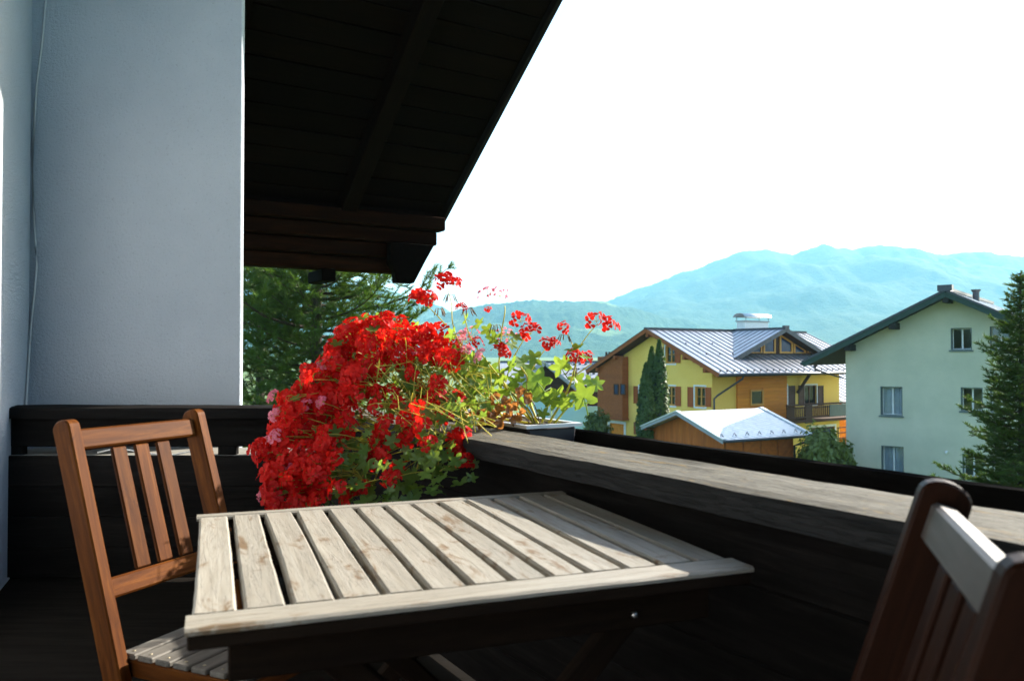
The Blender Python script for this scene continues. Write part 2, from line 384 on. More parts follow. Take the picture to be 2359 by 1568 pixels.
# ------------------------------------------------------------------ the white house with the roof overhang
def make_own_house():
    root = empty('white_house', (-2.67, 4.4, 0))
    # rendered wall facing the camera, ending behind the railing, and the wall running back along the balcony
    m = MB(); m.prism([(-.3, 0, -5.9), (1.172, 0, -5.9), (1.075, .32, -5.9), (-.3, .32, -5.9)], (0, 0, 9.95)); m.build('wall', 'white_render', root, False, .007)
    m = MB(); d = Vector((.37, -.929, 0)); nn = Vector((.929, .37, 0))
    a = Vector((0, .0, 0)); b = a + d * 7.0
    m.prism([(a.x, a.y, -5.9), (b.x, b.y, -5.9), (b.x - .3 * nn.x, b.y - .3 * nn.y, -5.9), (a.x - .3 * nn.x, a.y - .3 * nn.y, -5.9)], (0, 0, 13))
    m.build('wall', 'white_render', root)
    # roof: sheathing boards, verge board, rafters, stacked eave beams
    E = at(1022, 505, 8.0) - root.location
    s = Vector((.517, -.856, 0)).normalized(); n = Vector((.856, .517, 0)).normalized()
    sl = Vector((s.x, s.y, .70)); k = sl.length; sl.normalize()
    up = sl.cross(n); up = up if up.z > 0 else -up
    L, W = 12.5, 5.2
    m = MB(); o = up * .06
    m.hexa([E + o, E + sl * L + o, E + sl * L - n * W + o, E - n * W + o] + [p + up * .1 for p in (E + o, E + sl * L + o, E + sl * L - n * W + o, E - n * W + o)])
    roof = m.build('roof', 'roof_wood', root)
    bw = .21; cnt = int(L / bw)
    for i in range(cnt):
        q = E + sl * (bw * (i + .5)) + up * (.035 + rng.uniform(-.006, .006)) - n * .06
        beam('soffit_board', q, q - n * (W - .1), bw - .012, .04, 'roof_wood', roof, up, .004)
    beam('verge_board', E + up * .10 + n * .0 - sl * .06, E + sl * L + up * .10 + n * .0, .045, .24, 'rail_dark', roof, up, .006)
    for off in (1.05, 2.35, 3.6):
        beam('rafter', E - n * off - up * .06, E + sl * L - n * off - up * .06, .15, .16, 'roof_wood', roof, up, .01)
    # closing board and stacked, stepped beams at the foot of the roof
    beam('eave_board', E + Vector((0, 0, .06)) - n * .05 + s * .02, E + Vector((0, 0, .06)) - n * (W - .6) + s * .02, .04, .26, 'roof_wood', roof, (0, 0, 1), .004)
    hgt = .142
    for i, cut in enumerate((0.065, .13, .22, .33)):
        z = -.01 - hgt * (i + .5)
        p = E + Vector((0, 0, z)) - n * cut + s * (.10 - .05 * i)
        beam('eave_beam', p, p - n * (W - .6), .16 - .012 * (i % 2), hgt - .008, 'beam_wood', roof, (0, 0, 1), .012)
    m = MB(); prof = [(.20, -.30), (.30, -.47), (.415, -.68), (.60, -.68), (.61, -.575), (.66, -.50), (.66, -.30)]
    m.prism([E - n * c + s * .21 + Vector((0, 0, z)) for c, z in prof], tuple(s * -.10)); m.build('bracket', 'roof_wood', roof, False, .006)
    for cut, w in ((1.22, .13), (2.1, .13)):
        p = E + Vector((0, 0, -.01 - hgt * 4 - (.075 if cut < 1 else .055))) - n * cut - s * .1
        beam('bracket', p + s * .22, p - s * .22, w, .15 if cut < 1 else .11, 'roof_wood', roof, (0, 0, 1), .01)
    # unseen slab overhead and wall behind the viewer, added to darken the balcony
    lo = lambda x, y, z: Vector((x, y, z)) - root.location
    P = [(-1.95, 2.3), (-.02, -2.2), (2.55, -1.2), (.45, 2.3)]
    m = MB(); m.prism([lo(x, y, 2.62) for x, y in P], (0, 0, .22)); m.build('added_shade_slab', 'roof_wood', root)
    m = MB(); m.prism([lo(-.02, -2.15, -.12), lo(2.35, -1.2, -.12), lo(2.35, -1.25, -.12), lo(-.02, -2.2, -.12)], (0, 0, 2.73)); m.build('added_shade_wall', 'roof_wood', root)
    tag(root, 'white rough-rendered house wall at the left under a dark wooden roof overhang', 'house')
    # power cable clipped down the inner corner
    m = MB(); path = []
    for x, y in ((106, -5), (98, 90), (84, 200), (75, 350), (76, 470), (82, 560), (85, 610), (80, 670), (72, 740), (66, 830), (60, 925), (58, 960)):
        q1 = at(x, y, 4.392); q2 = hit(x, y, Vector((-2.67, 4.4, 0)) + Vector((.929, .37, 0)) * .008, Vector((.929, .37, 0)))
        path.append(q1 if q1.y < q2.y else q2)
    m.tube(path, .0055, 6)
    c = m.build('wall_cable', 'cable_grey', None, True); tag(c, 'thin grey cable running down the corner of the white walls', 'cable')
make_own_house()

m = MB(); m.hexa([(-3.2, 4.35, -.12), (-.3, -1.7, -.12), (2.2, -1.3, -.12), (-.6, 4.35, -.12), (-3.2, 4.35, 0), (-.3, -1.7, 0), (2.2, -1.3, 0), (-.6, 4.35, 0)])
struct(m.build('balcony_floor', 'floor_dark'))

# ------------------------------------------------------------------ railings
RAIL_Z = .854
RS = Vector((-.517, .856, 0)).normalized(); RN = Vector((.856, .517, 0)).normalized(); R0 = Vector((-.102, 2.475, 0))
def rail_pt(s, off, z): return R0 + RS * s + RN * off + Vector((0, 0, z))
def side_railing():
    root = empty('balcony_railing', R0, math.atan2(RS.y, RS.x))     # local x runs away along the rail, -y outwards
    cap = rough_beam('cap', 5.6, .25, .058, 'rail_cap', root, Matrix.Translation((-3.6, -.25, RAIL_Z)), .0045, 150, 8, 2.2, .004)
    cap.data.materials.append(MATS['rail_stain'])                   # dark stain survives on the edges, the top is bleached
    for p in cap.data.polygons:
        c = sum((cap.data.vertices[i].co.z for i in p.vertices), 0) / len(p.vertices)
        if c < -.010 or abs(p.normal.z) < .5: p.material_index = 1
    z = RAIL_Z - .062
    for i in range(5):
        h = .154; zz = z - h / 2 - i * .1545
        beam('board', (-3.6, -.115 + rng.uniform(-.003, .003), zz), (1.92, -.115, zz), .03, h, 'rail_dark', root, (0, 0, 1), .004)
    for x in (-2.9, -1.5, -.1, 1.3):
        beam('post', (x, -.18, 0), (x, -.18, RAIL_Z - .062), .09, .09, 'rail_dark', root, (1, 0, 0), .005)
    # flower-box trough hung outside
    beam('trough_floor', (-3.6, -.385, .60), (1.9, -.385, .60), .25, .025, 'rail_dark', root, (0, 0, 1), .003)
    rough_beam('trough_board', 5.6, .032, .26, 'rail_dark', root, Matrix.Translation((-3.6, -.545, RAIL_Z - .006)), .003, 120, 2, 6.1)
    tag(root, 'weathered wooden railing with broad grey cap running along the right', 'railing')
side_railing()
def back_railing():
    root = empty('balcony_railing', (-2.6, 3.95, 0))
    rough_beam('cap', 1.62, .25, .055, 'rail_dark', root, Matrix.Translation((.03, 0, RAIL_Z + .004)), .003, 50, 5, 8.8)
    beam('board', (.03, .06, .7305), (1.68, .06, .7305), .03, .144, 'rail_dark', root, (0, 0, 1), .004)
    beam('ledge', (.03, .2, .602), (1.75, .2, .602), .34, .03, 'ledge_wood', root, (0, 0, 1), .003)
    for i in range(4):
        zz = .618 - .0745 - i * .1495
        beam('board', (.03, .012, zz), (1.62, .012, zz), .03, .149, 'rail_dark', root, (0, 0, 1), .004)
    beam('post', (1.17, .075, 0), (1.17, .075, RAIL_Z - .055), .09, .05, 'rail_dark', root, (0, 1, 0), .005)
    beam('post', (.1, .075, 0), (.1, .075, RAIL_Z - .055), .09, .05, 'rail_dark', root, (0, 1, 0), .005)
    tag(root, 'dark wooden railing across the back below the white wall', 'railing')
    m = MB(); m.tube([at(x, y, 4.0) for x, y in ((225, 1042), (262, 1033), (300, 1036), (330, 1043), (365, 1046), (400, 1047), (430, 1041), (470, 1035))], .0045, 6)
    tag(m.build('cable', 'cable_white', None, True), 'thin white cable lying on the ledge behind the left chair', 'cable')
back_railing()

# ------------------------------------------------------------------ table
def slat_mesh(L, w, t, bow, mat, seed):
    """deck slat: x 0..L, slightly bowed and cupped, worn edges"""
    m = MB(); nx = 16; r = .004
    prof = [(-w / 2, -t), (-w / 2, -r), (-w / 2 + r, 0), (-w / 6, -.0006), (w / 6, -.0006), (w / 2 - r, 0), (w / 2, -r), (w / 2, -t)]
    n = len(prof)
    for i in range(nx + 1):
        x = L * i / nx; b = bow * math.sin(math.pi * i / nx)
        for y, z in prof:
            d = mnoise.noise(Vector((x * 18 + seed, y * 60, z * 30))) * .0011
            m.v.append((x, y + b + d, z + d * .5))
    for i in range(nx):
        for k in range(n): m.f.append((i * n + k, i * n + (k + 1) % n, (i + 1) * n + (k + 1) % n, (i + 1) * n + k))
    m.f.append(tuple(range(n))); m.f.append(tuple(nx * n + k for k in range(n)))
    return m.mesh('slat', mat)
def make_table():
    TW, TD, TZ = .94, .85, .74
    root = empty('folding_table', (-.1575, 1.6685, 0), R(20.5))
    y0, y1 = -TD / 2 + .072, TD / 2 - .038
    n = 13; pitch = TW / n
    for i in range(n):
        x = -TW / 2 + pitch * (i + .5)
        w = pitch - .0105 - (.003 if i % 3 == 1 else 0)
        me = slat_mesh(y1 - y0 - .004, w, .022, rng.uniform(-.004, .001), 'weathered_top', i * 3.3)
        M = Matrix.Translation((x, y0 + .002, TZ + rng.uniform(-.0015, .0008))) @ Matrix.Rotation(R(90 + rng.uniform(-.25, .25)), 4, 'Z')
        link('slat', me, root, M)
    for yy, ww in ((-TD / 2 + .034, .066), (TD / 2 - .018, .032)):      # dark-stained edging; the front face's shade is put into its colour too
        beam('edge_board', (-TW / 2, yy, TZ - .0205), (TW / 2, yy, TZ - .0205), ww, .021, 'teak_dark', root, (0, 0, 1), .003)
    me = slat_mesh(TW + .006, .070, .0095, .0, 'weathered_top', 51)
    link('end_rail', me, root, Matrix.Translation((-TW / 2 - .003, -TD / 2 + .035, TZ)))
    me = slat_mesh(TW + .006, .036, .0095, .0, 'weathered_top', 77)
    link('end_rail', me, root, Matrix.Translation((-TW / 2 - .003, TD / 2 - .018, TZ)))
    # battens below the slats, aprons, crossed folding legs
    for y in (-.30, .0, .30):
        beam('batten', (-TW / 2 + .01, y, TZ - .034), (TW / 2 - .01, y, TZ - .034), .05, .02, 'teak_dark', root)
    for y in (-.36, .36):
        beam('apron', (-TW / 2 + .055, y, TZ - .072), (TW / 2 - .055, y, TZ - .072), .024, .058, 'teak_dark', root)
    for y in (-.325, .325):
        beam('leg', (-.36, y, 0.0), (.30, y, TZ - .06), .028, .05, 'teak_dark', root, (0, 0, 1), .004)
        yy = y * .90
        beam('leg', (.36, yy, 0.0), (-.30, yy, TZ - .06), .028, .05, 'teak_dark', root, (0, 0, 1), .004)
    for x, z in ((-.31, .06), (.31, .06)):
        beam('stretcher', (x, -.31, z), (x, .31, z), .03, .025, 'teak_dark', root)
    m = MB(); m.tube([(.255, -.374, TZ - .075), (.255, -.381, TZ - .075), (.255, -.384, TZ - .075)], [.006, .006, .003], 12)
    m.build('bolt', 'steel', root, True)
    tag(root, 'weathered grey slatted wooden table beside the railing', 'table')
make_table()

# ------------------------------------------------------------------ folding chairs
CT, CW, CB, CA, CZ = .956, .414, .109, .189, .398
def post_x(z): return CA + (-CB - CA) * z / CT
def make_chair(loc, rz, woodm, railm, label):
    root = empty('folding_chair', (loc[0], loc[1], 0), rz)
    ax = Vector((-CB - CA, 0, CT)); L = ax.length; ax.normalize()
    # back posts running down to the front feet, rounded tops
    for s in (-1, 1):
        m = MB(); d = .062; prof = [(0, -d / 2), (0, d / 2)]
        for k in range(9):
            a = math.pi / 2 - math.pi * k / 8
            prof.append((L - d * .32 + math.cos(a) * d * .32, math.sin(a) * d / 2))
        m.prism([(x, -.017, z) for x, z in prof], (0, .034, 0))
        M = frame_m(Vector((CA, s * CW / 2, 0)), ax, (1, 0, 0))
        m.build('post', woodm, root, False, .004, M)
    # top rail and lower rail of the backrest
    def rail(z, h, t, mat):
        c = Vector((post_x(z), 0, z))
        return beam('rail', c + Vector((0, -CW / 2 + .0172, 0)), c + Vector((0, CW / 2 - .0172, 0)), t, h, mat, root, ax, .005)
    zt, zl = CT - .052, .545
    rail(zt, .052, .03, railm); rail(zl, .05, .026, woodm)
    for y in (-.072, .0, .072):
        a = Vector((post_x(zl + .0265), y, zl + .0265)); b = Vector((post_x(zt - .0275), y, zt - .0275))
        beam('back_slat', a, b, .045, .012, woodm, root, (1, 0, 0), .003)
    # seat: side rails, slats, rear legs
    x0 = post_x(CZ) - .005
    for s in (-1, 1):
        y = s * (CW / 2 - .035)
        beam('seat_rail', (x0 + .01, y, CZ - .034), (x0 + .405, y, CZ - .034), .024, .04, woodm, root)
        yy = s * (CW / 2 - .065)
        beam('leg', (x0 + .36, yy, CZ - .05), (x0 - .19, yy, 0.01), .024, .045, woodm, root, (0, 0, 1))
    for i in range(7):
        x = x0 + .028 + i * .0565
        w = CW / 2 - .022
        sl = beam('seat_slat', (x, -w, CZ - .006 - (.008 if i > 5 else 0)), (x, w, CZ - .006 - (.008 if i > 5 else 0)), .047, .014, 'seat_grey', root, (0, 0, 1), .003)
        for e in (.02, 2 * w - .02):
            mm = MB(); mm.tube([(e, 0, .0066), (e, 0, .0078)], .0042, 8); mm.build('screw', 'brass_dull', sl, True)
    beam('stretcher', (post_x(.18), -CW / 2 + .0172, .18), (post_x(.18), CW / 2 - .0172, .18), .022, .03, woodm, root)
    beam('stretcher', (x0 - .155, -CW / 2 + .078, .045), (x0 - .155, CW / 2 - .078, .045), .022, .03, woodm, root)
    tag(root, label, 'chair', 'folding chairs at the table')
    return root
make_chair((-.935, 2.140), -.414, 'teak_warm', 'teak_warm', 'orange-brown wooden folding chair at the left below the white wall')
make_chair((.394, .8705), R(161), 'teak_brown', 'teak_sky_sheen', 'dark brown folding chair in the near right corner with pale top rail')

# ------------------------------------------------------------------ flower box and geraniums
def make_planter():
    root = empty('flower_box', rail_pt(.17, .39, .6125), math.atan2(RS.y, RS.x))
    L, w0, w1, h = 1.15, .075, .105, .262
    m = MB()
    m.hexa([(0, -w0, 0), (L, -w0, 0), (L, w0, 0), (0, w0, 0), (0, -w1, h - .012), (L, -w1, h - .012), (L, w1, h - .012), (0, w1, h - .012)])
    m.build('tub', 'planter_plastic', root, False, .008)
    m = MB(); a, b = w1 + .014, w1 - .004
    for bx in ((-.016, L + .016, -a, -b), (-.016, L + .016, b, a), (-.016, .004, -b, b), (L - .004, L + .016, -b, b)): m.box(*bx, h - .012, h)
    m.build('rim', 'planter_rim', root)
    m = MB(); nx, ny = 40, 8
    for j in range(ny + 1):
        for i in range(nx + 1):
            x = .006 + (L - .012) * i / nx; y = -w1 + .006 + (2 * w1 - .012) * j / ny
            m.v.append((x, y, h - .0105 + .006 * max(0, mnoise.noise(Vector((x * 20, y * 20, 1))))))
    for j in range(ny):
        for i in range(nx):
            k = j * (nx + 1) + i; m.f.append((k, k + 1, k + nx + 2, k + nx + 1))
    m.build('soil', 'soil', root)
    tag(root, 'dark plastic flower box with pale rim outside the railing', 'flower box')
make_planter()

def leaf_mesh(name, mat, seed, size=1.0, curl=.25):
    r = random.Random(seed); m = MB(); lob = 5; pts = []
    for k in range(lob * 4 + 1):
        t = k / (lob * 4); a = R(-158 + 316 * t)
        ph = (t * lob) % 1.0
        tip = 1 - abs(ph - .5) * 2
        rad = (.30 + .24 * tip ** .8) * (1 - .12 * abs(a) / math.pi) * (1 + r.uniform(-.06, .06))
        pts.append((rad * math.cos(a), rad * math.sin(a)))
    V = [(0, 0, 0)]; n = len(pts)
    for x, y in pts: V.append((x * .45, y * .45, .0))
    for x, y in pts: V.append((x, y, 0))
    W = []
    for x, y, z in V:
        d = math.hypot(x, y)
        W.append((x * size, y * size, (curl * d * d * 1.6 - .10 * abs(y) + .05 * mnoise.noise(Vector((x * 5 + seed, y * 5, 0)))) * size))
    F = []
    for k in range(n - 1):
        F.append((0, 1 + k, 2 + k)); F.append((1 + k, 1 + n + k, 2 + n + k, 2 + k))
    m.add(W, F)
    m.tube([(0, 0, 0), (-.25 * size, 0, -.12 * size), (-.55 * size, 0, -.42 * size)], [.018 * size, .02 * size, .022 * size], 4, False)
    return m.mesh(name, mat, True)
def dead_leaf_mesh(name, seed):
    r = random.Random(seed); m = MB(); nu, nv = 6, 6
    for j in range(nv + 1):
        for i in range(nu + 1):
            u = -1 + 2 * i / nu; v = -1 + 2 * j / nv
            x, y = u * math.sqrt(1 - v * v / 2), v * math.sqrt(1 - u * u / 2)
            z = .55 * (x * x) - .25 * y + .45 * mnoise.noise(Vector((x * 1.7 + seed, y * 1.7, 0)))
            k = 1 + .35 * mnoise.noise(Vector((x * 2.3, y * 2.3, seed)))
            m.v.append((x * .5 * (1 - .3 * abs(y)) * k, y * .5 * k, z * .62))
    for j in range(nv):
        for i in range(nu):
            k = j * (nu + 1) + i; m.f.append((k, k + 1, k + nu + 2, k + nu + 1))
    return m.mesh(name, 'leaf_dead', True)
def floret(m, c, d, r, size, open_=.75):
    d = Vector(d).normalized(); a = d.orthogonal().normalized(); b = d.cross(a)
    rot = r.uniform(0, 6.28)
    for k in range(5):
        an = rot + (0, 1.05, 2.35, 3.93, 5.23)[k] + r.uniform(-.12, .12)
        o = a * math.cos(an) + b * math.sin(an); s = d.cross(o)
        L = size * r.uniform(.85, 1.12); w = L * r.uniform(.36, .46); e = open_ + r.uniform(-.25, .2)
        def P(t, side, lift): return c + o * (L * t * e) + d * (L * t * (1 - e) * .9 + lift * L) + s * (w * side)
        v = [P(.08, 0, 0), P(.45, -.62, .03), P(.5, 0, -.02), P(.45, .62, .03), P(.85, -.95, .02), P(.92, 0, .0), P(.85, .95, .02), P(1.08, -.45, -.08), P(1.08, .45, -.08)]
        m.add(v, [(0, 2, 1), (0, 3, 2), (1, 2, 5, 4), (2, 3, 6, 5), (4, 5, 7), (5, 6, 8), (5, 8, 7)])
def head_mesh(name, mat, seed, count, rad, fsize, open_=.75, spread=1.25):
    """umbel: stalk joint at the origin, florets spread towards +Z"""
    r = random.Random(seed); m = MB(); st = MB()
    for i in range(count):
        th = spread * math.sqrt((i + .5) / count) * r.uniform(.85, 1.1); ph = i * 2.39996 + r.uniform(-.3, .3)
        d = Vector((math.sin(th) * math.cos(ph), math.sin(th) * math.sin(ph), math.cos(th)))
        c = d * rad * r.uniform(.8, 1.1)
        dd = (d + Vector((r.uniform(-.4, .4), r.uniform(-.4, .4), r.uniform(-.2, .3)))).normalized()
        floret(m, c, dd, r, fsize, open_)
        st.tube([Vector((0, 0, 0)), c * .5 + Vector((0, 0, .003)), c], .0008, 3, False)
    nf = len(m.f); m.add(st.v, st.f)
    me = m.mesh(name, mat, False); me.materials.append(MATS['stem_yellow'])
    # recalc may reorder nothing; stalk faces are the last ones
    for i, p in enumerate(me.polygons):
        if i >= nf: p.material_index = 1
    return me
def bud_mesh(name, seed):
    r = random.Random(seed); m = MB()
    for i in range(5):
        a = r.uniform(0, 6.28); rr = r.uniform(.006, .018); L = r.uniform(.02, .034)
        o = Vector((math.cos(a) * rr, math.sin(a) * rr, .004)); e = Vector((math.cos(a) * rr * 1.9, math.sin(a) * rr * 1.9, -L))
        m.tube([(0, 0, 0), o], .0007, 3, False)
        m.tube([o, o.lerp(e, .45), o.lerp(e, .75), e], [.0012, .0022, .0024, .0006], 5)
    return m.mesh(name, 'bud', True)

RED = [head_mesh('flower_head', 'petal_red', 10 + i, 6 + i % 3, .034, .0245, .86, 1.25) for i in range(6)]
REDS = [head_mesh('flower_head', 'petal_red', 40 + i, 6 + i, .036, .0225, .82, 1.35) for i in range(4)]
PINK = [head_mesh('flower_head', 'petal_pink', 70 + i, 11, .027, .013) for i in range(3)]
FADED = [head_mesh('flower_head', 'petal_pink', 90 + i, 8, .036, .014, .45, 1.4) for i in range(2)]
BUDS = [bud_mesh('bud_cluster', i) for i in range(3)]
LEAF = [leaf_mesh('leaf', 'leaf_green', i) for i in range(4)]
LEAFL = [leaf_mesh('leaf', 'leaf_light', 20 + i, 1, .15) for i in range(4)]
DEAD = [dead_leaf_mesh('dead_leaf', i * 5.1) for i in range(4)]

def inside(poly, x, y):
    c = False; j = len(poly) - 1
    for i in range(len(poly)):
        (xi, yi), (xj, yj) = poly[i], poly[j]
        if (yi > y) != (yj > y) and x < (xj - xi) * (y - yi) / (yj - yi) + xi: c = not c
        j = i
    return c
def sample(poly, n, mind, r):
    xs = [p[0] for p in poly]; ys = [p[1] for p in poly]; out = []; tries = 0
    while len(out) < n and tries < n * 60:
        tries += 1
        x, y = r.uniform(min(xs), max(xs)), r.uniform(min(ys), max(ys))
        if inside(poly, x, y) and all((x - a) ** 2 + (y - b) ** 2 > mind ** 2 for a, b in out): out.append((x, y))
    return out
def plant_depth(x, y):
    Y = 3.02 - .55 * max(0, min(1, (y - 740) / 380))
    if y > 930 and x > 860: Y -= .10 * min(1, (x - 860) / 200)
    return Y
def orient(p, d, roll, s, me, name, parent):
    q = Vector(d).normalized().to_track_quat('Z', 'Y').to_matrix().to_4x4()
    M = Matrix.Translation(p - parent.location) @ q @ Matrix.Rotation(roll, 4, 'Z') @ Matrix.Scale(s, 4)
    return link(name, me, parent, M)
def bez(a, b, c, n):
    return [a * (1 - t) ** 2 + b * 2 * t * (1 - t) + c * t * t for t in [i / n for i in range(n + 1)]]
def stem(parent, pts, r0, r1, mat, name='stem', n=5):
    m = MB(); k = len(pts) - 1
    m.tube([p - parent.location for p in pts], [r0 + (r1 - r0) * i / k for i in range(k + 1)], n, False)
    return m.build(name, mat, parent, True)

SOILZ = .866
def trailing_plant(name, root_s, heads, leaves, head_meshes, leaf_meshes, label, seed, n_branch, stem_from=.22, hs=(.72, 1.08), ls=(.036, .068), off=.36, extra=0, stem_area=()):
    r = random.Random(seed)
    rootp = rail_pt(root_s, off, SOILZ)
    root = empty(name, rootp)
    # woody main branches spilling over the cap towards the balcony
    tips = []; step = max(1, len(leaves) // n_branch)
    br = []
    for i in range(n_branch):
        x, y = leaves[(i * step) % len(leaves)]
        Y = plant_depth(x, y) + .08; tip = at(x, y, Y)
        a = rootp + RS * r.uniform(-.25, .35) + RN * r.uniform(-.05, .03)
        mid = a.lerp(tip, .5); mid.z = max(mid.z, .93) + r.uniform(.02, .10)
        pts = bez(a, mid, tip, 9); stem(root, pts, .0042, .0018, 'stem_brown' if i % 3 == 0 else 'stem_yellow', 'branch'); br += pts[2:]
    def nearest(p):
        return min(br, key=lambda q: (q - p).length + r.uniform(0, .05))
    for x, y in heads:
        Y = plant_depth(x, y) + r.uniform(-.09, .07); p = at(x, y, Y)
        d = Vector((-.35 + r.uniform(-.5, .5), -.55 + r.uniform(-.45, .35), .45 + r.uniform(-.4, .5)))
        s = r.uniform(*hs)
        orient(p - d.normalized() * .02, d, r.uniform(0, 6.28), s, r.choice(head_meshes), 'flower_head', root)
        e = p - d.normalized() * .02; b = nearest(e + Vector((.14, .10, -.08)))
        stem(root, bez(b, b.lerp(e, .6) + Vector((.015, .02, .02)), e, 5), .0019, .0013, 'stem_yellow', 'stem', 4)
    for x, y in leaves:
        Y = plant_depth(x, y) + r.uniform(-.05, .12); p = at(x, y, Y)
        d = Vector((r.uniform(-.6, .4), -.5 + r.uniform(-.5, .4), .55 + r.uniform(-.4, .4)))
        orient(p, d, r.uniform(0, 6.28), r.uniform(*ls), r.choice(leaf_meshes), 'leaf', root)
    for i in range(extra):
        x, y = r.choice(stem_area); p = at(x + r.uniform(-14, 14), y + r.uniform(-14, 14), plant_depth(x, y) - .03 + r.uniform(-.06, .05))
        d = Vector((r.uniform(-1, .25), r.uniform(-.4, .2), r.uniform(-.1, 1))).normalized() * r.uniform(.03, .085)
        stem(root, bez(p - d, p + Vector((r.uniform(-.01, .01), 0, r.uniform(-.01, .02))), p + d * .6, 4), .0017, .0012, 'stem_yellow', 'stem', 4)
    tag(root, label, 'plant')
    return root

pr = random.Random(5)
POLY_RED = [(772, 770), (800, 735), (850, 712), (905, 722), (955, 745), (1010, 760), (1055, 795), (1055, 825), (1000, 838), (940, 842), (885, 850), (845, 875), (820, 920), (815, 965), (790, 1000), (770, 1045), (760, 1090), (735, 1125), (720, 1175), (612, 1175), (606, 1120), (625, 1075), (612, 1040), (630, 985), (645, 915), (690, 862), (735, 815)]
POLY_RIM = [(590, 1040), (612, 1010), (640, 1030), (620, 1060)]
POLY_GREEN = [(800, 850), (900, 780), (1040, 800), (1110, 830), (1130, 900), (1120, 960), (1080, 985), (1070, 1040), (1010, 1120), (930, 1165), (730, 1170), (750, 1060), (800, 980), (780, 920)]
red_heads = sample(POLY_RED, 158, 15, pr) + sample([(850, 880), (1060, 830), (1080, 930), (930, 1010), (850, 1010)], 17, 28, pr) + [(592, 1035), (600, 1020), (1050, 1010), (1052, 1035), (1070, 1055), (915, 1078), (800, 1140), (830, 1120), (850, 1060), (985, 1015), (1062, 1000), (895, 1100), (770, 1120), (1000, 905), (960, 930), (875, 1045)]
green_leaves = sample(POLY_GREEN, 165, 13, pr) + sample([(830, 860), (900, 830), (1040, 820), (1115, 830), (1110, 930), (960, 960), (850, 950)], 80, 11, pr) + [(x, y) for x, y in sample(POLY_RED, 40, 30, pr)]
# vertical sparse hanging shoots below
green_leaves += [(1015, 1010), (1030, 1055), (1060, 1110), (1020, 1100), (985, 1090), (1055, 1060), (1092, 1070), (1085, 1100), (960, 1120), (1000, 1130)]
trailing_plant('red_geranium', .62, red_heads, green_leaves, RED, LEAF + LEAFL[:2], 'dense red trailing geranium tumbling over the railing', 21, 18, extra=190, stem_area=sample([(800, 880), (860, 800), (960, 810), (1080, 810), (1140, 880), (1100, 970), (960, 970), (820, 950)], 70, 12, pr))
pink_heads = [(622, 908), (640, 945), (628, 950), (712, 925), (735, 922), (695, 935), (628, 1000), (615, 1010), (605, 1130), (650, 1092), (662, 1085), (690, 1030), (1075, 800), (1030, 830), (955, 805), (742, 838), (1060, 770), (1100, 815)]
trailing_plant('pink_geranium', .85, pink_heads, sample(POLY_GREEN, 26, 30, pr), PINK, LEAF, 'small pink geranium flowering among the red blooms', 33, 6, hs=(.8, 1.05))

